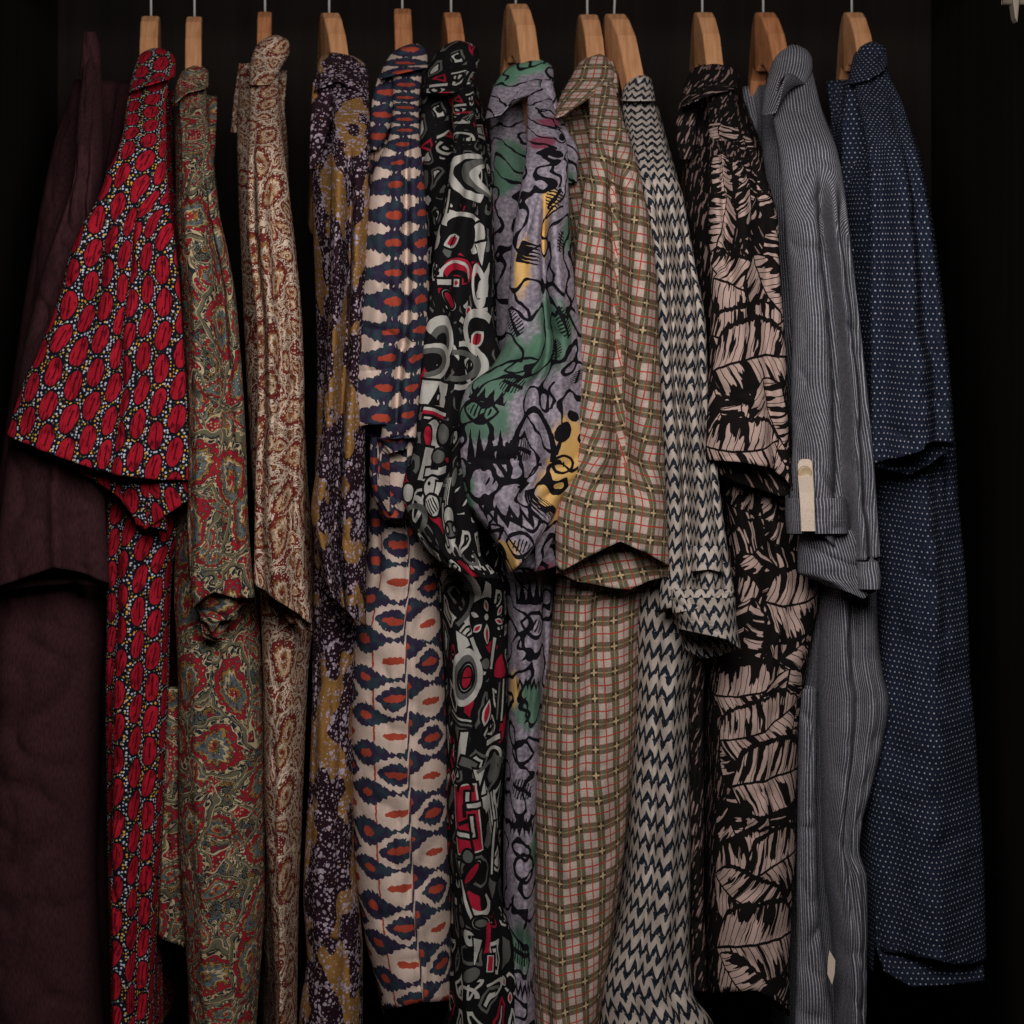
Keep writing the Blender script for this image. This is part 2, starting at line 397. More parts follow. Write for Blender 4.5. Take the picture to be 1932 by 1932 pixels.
class Loft: pass
def loft(rows, depth, thick=0.05, kind='tube', hem_f=None, hem_b=None, folds=(), wrinkle=0.0030, seed=1,
         nu=96, nv=150, back_x=0.0, back_Y=0.17, nose=0.05, hem_from=0.55, uv0=(0, 0), uvs=(1, 1), auto=3, auto_amp=0.008, shear=0.0, cap=0.0, hem=0.0007, crease=0.0065, seam=None, rot=0.0):
    """A closed cloth tube through control rows (py, left px, right px); depth = [(py, Y)] of its middle (tube) or front (body)."""
    py = np.array([r[0] for r in rows], float)
    y0, y1 = py[0], py[-1]
    t = np.linspace(0, 1, nv)
    yn = y0 + (y1 - y0) * t
    xl = spline(py, [r[1] for r in rows], yn); xr = spline(py, [r[2] for r in rows], yn)
    Yd = spline([d[0] for d in depth], [d[1] for d in depth], np.clip(yn, depth[0][0], depth[-1][0]))
    T = thick(yn) if callable(thick) else np.full(nv, thick)
    s = np.arange(nu) / nu
    if kind == 'tube':
        a = s * 2 * np.pi                                 # 0 = left edge, going over the front (half of the loop) to the right edge and back
        cx = -np.sign(np.cos(a)) * np.abs(np.cos(a))**1.0; dy = -np.sign(np.sin(a)) * np.abs(np.sin(a))**1.0
        front = np.sin(a) >= -1e-9
    else:
        a = 2*s - 1; aa = np.abs(a); sg = np.sign(a)
        cx = np.where(aa < .5, sg * np.sin(aa/.5*np.pi/2), sg); dy = None
        front = aa < .5
    xr_rel = (cx + 1) / 2
    dome = np.ones(nv)
    if cap: dome = np.maximum(.12, np.sqrt(1 - (1 - np.clip(t / cap, 0, 1))**2))
    T = T * dome
    hw = (xr - xl) / 2 * dome; xc = (xl + xr) / 2
    PX = xc[:, None] + hw[:, None] * cx[None, :]
    PY = np.repeat(yn[:, None], nu, 1)
    # hem lines
    wgt = np.clip((t - hem_from) / (1 - hem_from), 0, 1); wgt = (wgt*wgt*(3-2*wgt))[:, None]
    xb = PX[-1]
    off = np.zeros(nu)
    if hem_f: off = np.where(front, np.interp(xb, [h[0] for h in hem_f], [h[1] for h in hem_f]) - y1, off)
    hb = hem_b or hem_f
    if hb: off = np.where(~front, np.interp(xb, [h[0] for h in hb], [h[1] for h in hb]) - y1, off)
    PY = PY + wgt * off[None, :]
    # depth
    V = np.repeat(t[:, None], nu, 1); U = np.repeat(xr_rel[None, :], nv, 0)
    fw = np.clip(np.sin(np.pi * U), 0, 1)**0.5
    disp = np.zeros((nv, nu))
    rs = random.Random(seed * 7 + 3)
    fl_ = list(folds)
    for k in range(auto):
        x0 = rs.uniform(.15, .85); fl_.append((x0, min(.95, max(.05, x0 + rs.uniform(-.22, .22))), rs.uniform(0, .4), rs.uniform(.6, 1.1), rs.choice([-1, -1, 1]) * auto_amp * rs.uniform(.6, 1.3) * 1000, rs.uniform(.07, .13)))
    for (x0, x1, v0, v1, amp, wd) in fl_:
        q = np.clip((V - v0) / max(1e-6, v1 - v0), 0, 1)
        ctr = x0 + (x1 - x0) * q + 0.03 * vnoise(V * 6, V * 0 + seed, seed + 5)
        env = np.clip((V - v0) / .12, 0, 1) * np.clip((v1 - V) / .12, 0, 1) if v1 < 1 else np.clip((V - v0) / .12, 0, 1)
        g_ = np.exp(-((U - ctr) / wd)**2)
        disp += amp / 1000 * env * g_
    big = disp.copy()
    disp += hem * ((1 - t) * (y1 - y0) < 26)[:, None]
    span = (y1 - y0) / 100.0
    wid = np.maximum((xr - xl).mean() / 100.0, .3)
    disp += wrinkle * vnoise(U * wid * 2.2 + 7 + (PX-PX)/1, V * span * 1.4 + seed, seed + 11)
    disp += wrinkle * 0.6 * vnoise(U * wid * 4.5 + V * span * 1.3, V * span * 2.4 - U * wid, seed + 17)
    qx = U * wid * 1.3 + 0.5 * vnoise(U * wid, V * span * .8, seed + 31); qy = V * span * 0.75
    rg = 1 - np.abs(vnoise(qx + qy * .55, qy * 1.5 - qx * .5 + seed * 1.7, seed + 37)) * 2.2
    rg2 = 1 - np.abs(vnoise(qx * 1.7 - qy * .8, qy * 1.8 + qx * .8 + seed, seed + 41)) * 2.2
    disp -= crease * (np.clip(rg, 0, 1)**2 + .6 * np.clip(rg2, 0, 1)**2)
    def surface(disp):
        if kind == 'tube':
            Y = Yd[:, None] + T[:, None] / 2 * dy[None, :]
            Y = np.where(front[None, :], Y - disp * fw, Y + disp * fw * 0.6)
            Yedge = Yd[:, None] + 0 * Y
        else:
            ph = np.clip(aa / .5, 0, 1) * np.pi / 2; b = np.clip((aa - .5) / .5, 0, 1)
            Yf = Yd[:, None]
            Y = Yf + nose * (1 - np.cos(ph))[None, :]
            bY = np.minimum(back_Y, np.maximum(Yf + nose + .03, -Yf * 1.05 - .03))
            Y = Y + (bY - (Yf + nose)) * b[None, :]
            Y = np.where(front[None, :], Y - disp * fw, Y)
            Yedge = Yf + nose
        K_ = FRAME / 1932 / DREF
        k = K_ * (np.minimum(Y, Yedge) - CAM_Y) if kind == 'tube' else K_ * (Yedge + 0*Y - CAM_Y)
        ke = K_ * (Yedge - CAM_Y) + 0*Y
        kz = K_ * (np.where(front[None, :], Y, Yedge) - CAM_Y)
        X = (PX - 966) * ke; Z = CAM_Z - (PY - HY) * kz
        if kind == 'body':
            b2 = (1 - (1 - b)**2.6)[None, :]
            half = hw[:, None] * ke
            cxw = (xc[:, None] - 966) * ke
            cxb = cxw * (1 - b2) + back_x * b2
            hb_ = half * (1 - b2) + 0.012 * b2
            side = cxb + hb_ * sg[None, :]
            side += 0.006 * vnoise(b[None, :] * 5 + 0*Z, Z * 9 + seed, seed + 23) * np.clip(b*4, 0, 1)[None, :]
            X = np.where(front[None, :], X, side)
        V3 = np.stack([X, Y, Z], -1)
        return V3
    V3 = surface(disp); VU = surface(big)
    # cloth coordinates: arc length from the front centre line, and down the centre line
    ring = np.concatenate([VU, VU[:, :1]], 1)
    seg = np.linalg.norm(np.diff(ring, axis=1), axis=2)
    cum = np.concatenate([np.zeros((nv, 1)), np.cumsum(seg, 1)], 1)
    ci = nu // 4 if kind == 'tube' else nu // 2
    UU = (cum - cum[:, ci:ci+1]) * 100
    mid = VU[:, ci]
    VV = np.concatenate([[0], np.cumsum(np.linalg.norm(np.diff(mid, axis=0), axis=1))]) * 100
    VV = VV[:, None] + ((VU[:, :, 2] - mid[:, None, 2]) * -100)
    VV = np.concatenate([VV, VV[:, :1]], 1)
    if seam:                                              # the print breaks where two panels are sewn together
        cut = np.concatenate([(xr_rel > seam[0]) & front, [False]])[None, :]
        UU = UU + seam[1] * cut; VV = VV + seam[2] * cut
    ca, sa = math.cos(R(rot)), math.sin(R(rot)); UU, VV = UU * ca - VV * sa, UU * sa + VV * ca
    UU = UU * uvs[0] + uv0[0]; VV = VV * uvs[1] + uv0[1]
    L = Loft(); L.V, L.nu, L.nv, L.UU, L.VV, L.PX, L.PY, L.front = V3, nu, nv, UU, VV, PX, PY, front
    return L
def uv_at(L, px, py):
    d = (L.PX - px)**2 + (L.PY - py)**2 + np.where(L.front, 0, 1e9)[None, :]
    i, j = np.unravel_index(np.argmin(d), d.shape)
    return L.UU[i, j] + (px - L.PX[i, j]) * S2CM, L.VV[i, j] + (py - L.PY[i, j]) * S2CM
def px_shapes(L, shapes):
    out = []
    for (kind, px, py, rx, ry, ang, colr, ex) in shapes:
        cu, cv = uv_at(L, px, py); out.append((kind, cu, cv, rx * S2CM, ry * S2CM, ang, colr, ex))
    return out
def put_mesh(name, me, mat, parent):
    o = bpy.data.objects.new(name, me); COL.objects.link(o); me.materials.append(mat)
    if parent: o.parent = parent
    return o
def build(L, name, mat, parent, solid=0.0009):
    nv, nu = L.nv, L.nu
    base = np.array(parent.location) if parent else np.zeros(3)
    verts = (L.V - base).reshape(-1, 3)
    i, j = np.meshgrid(np.arange(nv-1), np.arange(nu), indexing='ij'); j2 = (j+1) % nu
    f = np.stack([i*nu+j, (i+1)*nu+j, (i+1)*nu+j2, i*nu+j2], -1).reshape(-1, 4)
    me = bpy.data.meshes.new(name)
    me.from_pydata(verts.tolist(), [], f.tolist())
    uvl = me.uv_layers.new(name='UVMap')
    jj = j + 1
    uvs = np.stack([np.stack([L.UU[i, j], L.VV[i, j]], -1), np.stack([L.UU[i+1, j], L.VV[i+1, j]], -1),
                    np.stack([L.UU[i+1, jj], L.VV[i+1, jj]], -1), np.stack([L.UU[i, jj], L.VV[i, jj]], -1)], 2).reshape(-1)
    uvl.data.foreach_set('uv', uvs.astype(np.float32))
    me.polygons.foreach_set('use_smooth', np.ones(len(f), bool)); me.update()
    o = put_mesh(name, me, mat, parent)
    if solid:
        md = o.modifiers.new('cloth_thickness', 'SOLIDIFY'); md.thickness = solid; md.offset = 0
    return o
def quads(name, verts, faces, mat, parent=None, bevel=0.0, smooth=False):
    base = np.array(parent.location) if parent else np.zeros(3)
    me = bpy.data.meshes.new(name); me.from_pydata([tuple(np.array(v) - base) for v in verts], [], faces); me.update()
    if smooth: me.polygons.foreach_set('use_smooth', np.ones(len(faces), bool))
    o = put_mesh(name, me, mat, parent)
    if bevel:
        b = o.modifiers.new('edge', 'BEVEL'); b.width = bevel; b.segments = 2
    return o
def box(name, lo, hi, mat, parent=None, bevel=0.0):
    x0, y0, z0 = lo; x1, y1, z1 = hi
    v = [(x0,y0,z0),(x1,y0,z0),(x1,y1,z0),(x0,y1,z0),(x0,y0,z1),(x1,y0,z1),(x1,y1,z1),(x0,y1,z1)]
    return quads(name, v, [(0,3,2,1),(4,5,6,7),(0,1,5,4),(1,2,6,5),(2,3,7,6),(3,0,4,7)], mat, parent, bevel)
def tube(name, pts, r, mat, parent=None, n=10):
    pts = [Vector(p) for p in pts]; V = []; F = []
    up = Vector((0.31, 0.2, 0.93)).normalized()
    for i, p in enumerate(pts):
        d = (pts[min(i+1, len(pts)-1)] - pts[max(i-1, 0)]).normalized()
        a = d.cross(up); a = a.normalized() if a.length > 1e-4 else Vector((1,0,0)); b = d.cross(a)
        for k in range(n):
            t = 2*math.pi*k/n; V.append(tuple(p + a*math.cos(t)*r + b*math.sin(t)*r))
    for i in range(len(pts)-1):
        for k in range(n): F.append((i*n+k, i*n+(k+1)%n, (i+1)*n+(k+1)%n, (i+1)*n+k))
    F.append(tuple(range(n))); F.append(tuple(range((len(pts)-1)*n, len(pts)*n))[::-1])
    return quads(name, V, F, mat, parent, 0, True)
def empty(name, loc, label, cat, group=None):
    o = bpy.data.objects.new(name, None); COL.objects.link(o); o.location = loc; o.empty_display_size = .05
    o['label'] = label; o['category'] = cat
    if group: o['group'] = group
    return o

# ------------------------------------------------------------------ plain materials
def simple(name, c, rough=0.6, metal=0.0, spec=0.5, c2=None, scale=(1, 1, 1), ns=20.0):
    m, b = new_mat(name)
    tc = NT.nodes.new('ShaderNodeTexCoord'); mp = NT.nodes.new('ShaderNodeMapping'); mp.inputs['Scale'].default_value = scale
    NT.links.new(tc.outputs['Object'], mp.inputs[0])
    n = NT.nodes.new('ShaderNodeTexNoise'); n.inputs['Scale'].default_value = ns; n.inputs['Detail'].default_value = 5.0
    NT.links.new(mp.outputs[0], n.inputs['Vector'])
    col = mixc(ss(E(n.outputs['Fac']), .3, .7), c, c2 or tuple(int(x*.8) for x in c))
    NT.links.new(col, b.inputs['Base Color']); b.inputs['Roughness'].default_value = rough; b.inputs['Metallic'].default_value = metal
    b.inputs['Specular IOR Level'].default_value = spec
    bp = NT.nodes.new('ShaderNodeBump'); bp.inputs['Strength'].default_value = 0.1; bp.inputs['Distance'].default_value = 0.001
    NT.links.new(n.outputs['Fac'], bp.inputs['Height']); NT.links.new(bp.outputs[0], b.inputs['Normal'])
    return m
M_wood = simple('hanger_wood', (200, 148, 106), 0.5, 0, 0.3, (176, 122, 82), (9, 1.2, 1.2), 26.0)
M_wood2 = simple('hanger_wood_dark', (184, 124, 84), 0.5, 0, 0.3, (150, 96, 60), (9, 1.2, 1.2), 26.0)
M_steel = simple('hook_steel', (214, 212, 208), 0.45, 0.35)
M_bracket = simple('bracket_metal', (150, 140, 122), 0.6, 0.2)
M_back = simple('closet_laminate', (32, 26, 23), 0.75, 0, 0.12, (25, 20, 18), (1, 1, .06), 40.0)
M_hole = simple('pin_sleeve_metal', (150, 110, 84), 0.4, 0.8)
M_white = simple('white_cotton_tape', (226, 208, 190), 0.9, 0, 0.1, (205, 188, 170), (1, 1, 1), 900.0)
M_button = simple('button_shell', (200, 176, 140), 0.4, 0, 0.5)
M_print = simple('label_print', (150, 50, 44), 0.9, 0, 0.1)
M_thread = simple('button_thread', (120, 90, 40), 0.9, 0, 0.1)

# ------------------------------------------------------------------ the closet
for o in (box('back_panel', (-0.80, 0.34, 0.0), (0.80, 0.36, 2.2), M_back),
          box('side_panel', (-0.575, -0.33, 0.0), (-0.555, 0.339, 2.2), M_back),
          box('side_panel', (0.512, -0.33, 0.0), (0.532, 0.339, 2.2), M_back),
          box('floor', (-2.5, -2.5, -0.05), (2.5, 0.5, -0.002), M_back)):
    o['kind'] = 'structure'
right_panel = bpy.data.objects['side_panel.001']
hole_spots = [(1913,125),(1915,255),(1917,383),(1919,515),(1921,640)]
for (px, py) in hole_spots:                              # shelf pin sleeves in the right panel, seen almost edge on
    Yh = -0.25; z = P(px, py, Yh)[2]
    V = []; F = []
    for k in range(14):
        t = 2*math.pi*k/14
        for (r, x) in ((0.0045, 0.5118), (0.0045, 0.5105), (0.0022, 0.5105)): V.append((x, Yh + r*math.cos(t), z + r*1.25*math.sin(t)))
    for k in range(14):
        a, b = k*3, (k+1) % 14 * 3
        F += [(a, b, b+1, a+1), (a+1, b+1, b+2, a+2)]
    quads('shelf_pin_sleeve', V, F, M_hole, right_panel)

# the rail and its bracket
RZ = P(0, 0, 0)[2] + 0.055
rail = tube('clothes_rail', [(-0.553, 0, RZ), (0, 0, RZ), (0.510, 0, RZ)], 0.0125, M_steel, None, 20)
rail['label'] = 'steel clothes rail above the shirts carrying every hanger'; rail['category'] = 'rail'
bz = P(0, 38, -0.2)[2]
bx0, bx1 = P(1899, 0, -0.2)[0], P(1918, 0, -0.2)[0]
br = empty('wall_bracket', (0.5, -0.2, bz), 'small pale metal bracket on the right closet panel at the top corner', 'bracket')
quads('bracket_plate', [(bx0+.004,-.215,bz),(bx1-.003,-.215,bz-.004),(bx1,-.215,bz+.03),(bx0,-.215,bz+.03),(bx0+.004,-.200,bz),(bx1-.003,-.200,bz-.004),(bx1,-.200,bz+.03),(bx0,-.200,bz+.03)],
      [(0,1,2,3),(7,6,5,4),(0,4,5,1),(1,5,6,2),(2,6,7,3),(3,7,4,0)], M_bracket, br, .001)
tube('bracket_pin', [(bx0-.006,-.2075,bz+.016),(0.5119,-.2075,bz+.016)], .003, M_bracket, br)

# ------------------------------------------------------------------ hangers
def sleeve_depth(top, dy=0.0):
    return [(top, -0.03+dy), (top+60, -0.075+dy), (top+130, -0.145+dy), (top+190, -0.195+dy), (top+260, -0.215+dy), (top+400, -0.222+dy), (1400, -0.225+dy)]
def hanger(px, py, w_px, ridge_px, sd, label, mat=M_wood, lean=0.0):
    p0 = P(px, py, 0.0); z0 = p0[2]
    w = w_px * FRAME / 1932 * 1.9 / DREF
    tipx = P(ridge_px, 300, -0.2)[0]
    yaw = math.asin(max(-.6, min(.6, (tipx - p0[0]) / 0.2)))
    root = empty('coat_hanger', p0, label, 'hanger', 'wooden coat hangers on the rail')
    L = SH['last']
    def centre(py, Y):                                   # where the shoulder of the shirt runs
        i = int(np.argmin(np.abs(L.PY[:, L.nu//4] - py))); return P(float(L.PX[i].mean()), py, Y)[0]
    plan_y = [0.0, .024] + [abs(q[1]) for q in sd[1:4]]; plan_x = [0.0, (centre(sd[1][0]+30, sd[1][1]) - p0[0]) * .25] + [centre(q[0] + 25, q[1]) - p0[0] for q in sd[1:4]]
    prof = [(0.0, 0.0), (0.010, -0.0015), (0.020, -0.008), (0.034, -0.026)]
    for (y, Y) in [(q[0], q[1]) for q in sd[1:3]] + [(sd[3][0] + 14, sd[3][1] + .02)]:
        prof.append((abs(Y) - .004, min(prof[-1][1] - .012, P(0, y + 62, Y)[2] - z0)))
    prof.append((abs(sd[3][1]) - .014, prof[-1][1] - .016))
    ys = [-q[0] for q in prof[::-1]] + [q[0] for q in prof[1:]]; zs = [q[1] for q in prof[::-1]] + [q[1] for q in prof[1:]]
    V = []; F = []; n = len(ys)
    for k, (y, z) in enumerate(zip(ys, zs)):
        e = abs(k - n//2) / (n//2); hh = 0.062 * (1 - e) + 0.016 * e
        x = float(np.interp(-y, plan_y, plan_x)) if y < 0 else -math.tan(yaw) * y; yy = y
        ww = w/2 * (1.0 if e < .99 else .6)
        lx = lean * z
        for (dx, dz) in ((-ww, 0), (ww, 0), (ww*.92, -hh), (-ww*.92, -hh)):
            V.append((p0[0] + x + dx + lx, yy, z0 + z + dz))
    for k in range(n-1):
        for c in range(4):
            F.append((k*4+c, k*4+(c+1) % 4, (k+1)*4+(c+1) % 4, (k+1)*4+c))
    F.append((0, 3, 2, 1)); F.append(((n-1)*4, (n-1)*4+1, (n-1)*4+2, (n-1)*4+3))
    quads('hanger_arms', V, F, mat, root, 0.0022)
    pts = [(p0[0], 0, z0 - .01), (p0[0] - lean*.02, 0, z0 + .02)]
    cz = RZ; r = 0.0125 + 0.0024
    zs_ = z0 + .02
    pts.append((p0[0], 0.006, (zs_ + cz - r) / 2))
    for a in range(-70, 200, 18):                        # crook over the rail
        pts.append((p0[0], r * math.cos(R(a)), cz + r * math.sin(R(a))))
    tube('hook', pts, 0.0012, M_steel, root, 8)
    return root

# ------------------------------------------------------------------ shirts
GROUP = 'shirts hanging side by side on the rail'
def shirt_root(px, py_low, label):
    return empty('shirt', P(px, py_low, 0.0), label, 'shirt', GROUP)
def thick_ramp(y0, a=0.030, b=0.058, d=220.0):
    return lambda yn: a + (b - a) * np.clip((yn - y0) / d, 0, 1)
def bodydepth(top, dy=0.0, low=-0.175):
    return [(top, -0.02+dy), (top+60, -0.05+dy), (top+150, -0.11+dy), (top+260, -0.155+dy), (900, -0.160+dy), (1250, low+dy), (2100, low+dy)]

SH = {}
def sleeve(key, root, mat, rows, top=None, dy=0.0, **kw):
    top = top or rows[0][0]
    L = loft(rows, sleeve_depth(top, dy), thick_ramp(rows[0][0], kw.pop('ta', .030), kw.pop('tb', .056)), cap=.045, **kw)
    m = mat(L) if callable(mat) else mat
    build(L, 'sleeve', m, root); SH[key, 'sleeve'] = L; SH['last'] = L
    return L, m
def body(key, root, mat, rows, back_px, top=None, dy=0.0, low=-0.175, **kw):
    top = top or rows[0][0]
    L = loft(rows, bodydepth(top, dy, low), 0, kind='body', back_x=P(back_px, 0, 0)[0], nu=88, nv=160, hem_from=.7, **kw)
    m = mat(L) if callable(mat) else mat
    build(L, 'body', m, root, 0.0008); SH[key, 'body'] = L
    return L, m
def collar(root, mat, rows, d0=-0.02, d1=-0.06, th=0.016, name='collar', nu=40, nv=44, sd=None, **kw):
    dep = [(rows[0][0], d0), (rows[-1][0], d1)]
    if sd and name == 'collar':                         # the collar rides over the top of the shoulder
        th = .044
        dep = [(y, float(np.interp(y, [q[0] for q in sd], [q[1] for q in sd])) - .016 + .014*(1-i/6)) for i, y in enumerate(np.linspace(rows[0][0], rows[-1][0] + 40, 7))]
        kw.setdefault('cap', .22)
    L = loft(rows, dep, th, nu=nu, nv=nv, auto=kw.pop('auto', 1), auto_amp=.0015, wrinkle=kw.pop('wrinkle', .0012), **kw)
    build(L, name, mat, root, 0.0009)
def flap(root, mat, rows, depth, th=0.02, name='cuff', **kw):
    L = loft(rows, depth, th, nu=kw.pop('nu', 56), nv=kw.pop('nv', 60), auto=kw.pop('auto', 1), auto_amp=.002, **kw)
    build(L, name, mat, root, 0.0009); return L

# --- plain burgundy shirt, far left
r = shirt_root(110, 1990, 'plain dark burgundy shirt at the far left, half lost in shadow')
m_b = cloth('burgundy_cloth', pat_plain((66, 38, 42), (50, 29, 33)), .18, .2)
sleeve(0, r, m_b, [(90,158,186),(140,156,190),(200,150,192),(300,146,192),(400,122,190),(500,86,188),(600,60,186),(700,38,186),(900,8,196),(1000,-4,200),(1085,-14,206)], dy=.06,
       hem_f=[(-14,1112),(50,1092),(117,1070),(160,1080),(206,1100)], hem_b=[(-14,1118),(100,1112),(206,1110)], folds=[(.60,.60,.55,1.1,8,.05),(.75,.72,.3,1.1,-10,.09)], seed=3)
body(0, r, m_b, [(150,150,190),(300,100,192),(700,30,200),(1000,-10,205),(1300,-30,190),(1600,-30,180),(2010,-30,200)], 172, dy=.07, seed=4)
collar(r, m_b, [(60,160,180),(90,156,188),(150,150,190)], .02, -.0, .02)

# --- red shirt with oval print
r = shirt_root(262, 2000, 'dark shirt printed with red ovals and white and yellow dots')
m = cloth('red_oval_print', pat_red, .28)
sd = sleeve_depth(96)
sleeve(1, r, m, [(100,264,314),(130,254,318),(160,247,316),(200,240,312),(245,234,312),(290,221,312),(325,204,314),(370,188,318),(420,160,324),(480,133,332),(560,113,340),(620,94,344),(690,69,350),(750,44,354),(850,14,360)],
       top=96, hem_f=[(14,820),(50,834),(133,866),(213,893),(300,905),(360,905)], hem_b=[(14,826),(213,940),(260,1010),(360,940)], folds=[(.56,.60,.3,1.1,-14,.06),(.68,.66,.35,1.1,8,.06),(.88,.90,.3,1.1,-22,.11)], seed=11, nu=96)
body(1, r, m, [(170,250,312),(300,235,322),(600,215,350),(850,205,360),(930,204,360),(1000,204,350),(1070,205,325),(1200,205,320),(1300,203,318),(1600,207,305),(1932,214,290),(2040,214,290)], 285,
     folds=[(.75,.8,.4,1.1,-12,.12),(.25,.3,.5,1.1,4,.08)], seed=12)
collar(r, m, [(90,276,312),(100,266,325),(120,258,330),(150,249,328),(178,244,318)], -.015, -.075, .026, hem_f=[(240,178),(320,150)], sd=sd)
flap(r, m, [(885,222,300),(930,226,310),(990,250,316)], [(885,-.20),(990,-.185)], .03, hem_f=[(222,900),(245,960),(262,990),(318,1000)], hem_b=[(222,930),(262,1000),(318,1010)], seed=15, name='cuff')
hanger(285, 30, 34, 268, sd, 'wooden hanger holding the red oval print shirt', M_wood)

# --- green and red paisley
r = shirt_root(400, 2000, 'olive and red paisley shirt between the red oval shirt and the cream paisley shirt')
m = cloth('olive_paisley', paisley(((104, 100, 78), (150, 34, 44), (190, 172, 134), (38, 42, 50), (158, 118, 58), (98, 106, 108)), 7.0, .46, 1.0, .56), .25)
sd = sleeve_depth(126)
sleeve(2, r, m, [(130,348,388),(160,340,388),(200,340,388),(267,344,397),(350,345,405),(407,343,413),(483,346,430),(567,354,444),(640,357,450),(727,357,457),(844,358,463),(977,356,467),(1060,354,473),(1127,358,480)],
       top=126, hem_f=[(352,1072),(366,1080),(370,1146),(413,1116),(447,1128),(480,1128)], hem_b=[(352,1090),(380,1205),(405,1217),(450,1150),(480,1130)], folds=[(.25,.2,.2,1.1,6,.10),(.75,.80,.2,1.1,-14,.09)], seed=21)
body(2, r, m, [(180,336,392),(300,335,400),(700,340,450),(1000,335,470),(1110,331,482),(1288,338,496),(1400,338,498),(1560,338,500),(1700,346,500),(1788,353,494),(1932,360,484),(2040,362,480)], 370,
     folds=[(.25,.75,.42,.62,-9,.05),(.35,.82,.44,.64,7,.06)], seed=22)
collar(r, m, [(122,360,384),(134,346,392),(160,334,392),(190,330,386)], -.02, -.075, .024, hem_f=[(330,200),(360,176),(388,168)], sd=sd)
flap(r, m, [(1120,376,450),(1160,378,448),(1205,382,446)], [(1120,-.215),(1205,-.20)], .03, hem_f=[(376,1160),(405,1195),(446,1135)], hem_b=[(376,1200),(405,1218),(446,1150)], seed=25, name='cuff')
flap(r, m, [(1300,306,352),(1600,304,352),(1775,300,356)], [(1300,-.12),(1775,-.115)], .02, hem_f=[(300,1768),(356,1790)], seed=26, name='back_panel_flap')
hanger(367, 31, 30, 372, sd, 'wooden hanger holding the olive and red paisley shirt', M_wood)

# --- cream and brown paisley
r = shirt_root(530, 2000, 'cream shirt with fine rust brown paisley')
m = cloth('cream_paisley', paisley(((206, 184, 162), (112, 40, 38), (214, 194, 174), (92, 54, 42), (150, 98, 56), (188, 160, 130)), 4.6, .40, 5.0, .57), .25)
sd = sleeve_depth(100)
sleeve(3, r, m, [(96,480,528),(150,473,524),(233,472,528),(283,470,534),(350,468,543),(450,470,553),(533,478,563),(633,486,570),(744,487,573),(911,483,573),(1044,481,580),(1110,480,588)], top=100,
       hem_f=[(480,1102),(496,1110),(552,1148),(592,1180)], hem_b=[(480,1110),(540,1185),(592,1200)], folds=[(.2,.18,.15,1.1,-12,.10),(.5,.5,.2,1.1,6,.12),(.8,.78,.3,1.1,-12,.08)], seed=31)
body(3, r, m, [(130,455,520),(250,450,530),(500,458,560),(900,478,580),(1050,490,590),(1150,494,590),(1288,499,580),(1521,502,570),(1755,518,562),(1932,524,560),(2040,524,560)], 500, seed=32, folds=[(.6,.5,.5,1.1,6,.1)])
collar(r, m, [(66,502,536),(76,492,546),(96,480,545),(130,472,528),(160,471,512)], -.01, -.075, .026, sd=sd)
collar(r, m, [(120,452,474),(180,443,470),(250,436,462)], .03, .0, .014, 'collar_leaf', sd=sd)
hanger(500, 22, 27, 505, sd, 'wooden hanger holding the cream and rust paisley shirt', M_wood2)

# --- mustard and plum floral
r = shirt_root(640, 2000, 'mustard and plum floral shirt speckled with lilac blossoms')
m = cloth('plum_floral', pat_floral, .25)
sd = sleeve_depth(112)
sleeve(4, r, m, [(110,610,672),(150,620,690),(200,628,696),(330,626,698),(500,622,694),(620,620,690),(711,614,688),(800,610,688),(894,600,688),(994,588,690),(1060,598,690),(1140,618,690)], top=112,
       hem_f=[(588,1025),(600,1060),(620,1105),(645,1145),(690,1180)], hem_b=[(588,1035),(640,1170),(690,1190)], folds=[(.50,.42,.12,1.1,-30,.13),(.22,.18,.2,1.1,8,.09),(.78,.75,.2,1.1,6,.10)], seed=41, auto=1)
body(4, r, m, [(170,600,690),(300,590,690),(700,600,690),(1000,594,692),(1210,592,680),(1388,589,668),(1588,578,668),(1688,574,676),(1800,580,684),(1932,566,684),(2040,566,690)], 622, seed=42, folds=[(.4,.5,.4,1.1,7,.09),(.7,.75,.3,1.1,-8,.07)])
collar(r, m, [(98,615,640),(106,606,668),(126,600,690),(165,593,696)], -.015, -.07, .026, hem_f=[(592,175),(640,152),(696,180)], sd=sd)
collar(r, m, [(150,592,640),(200,588,632),(260,586,616),(318,585,600)], -.07, -.10, .014, 'collar_leaf', sd=sd)
hanger(621, 24, 33, 655, sd, 'wooden hanger holding the mustard and plum floral shirt', M_wood)

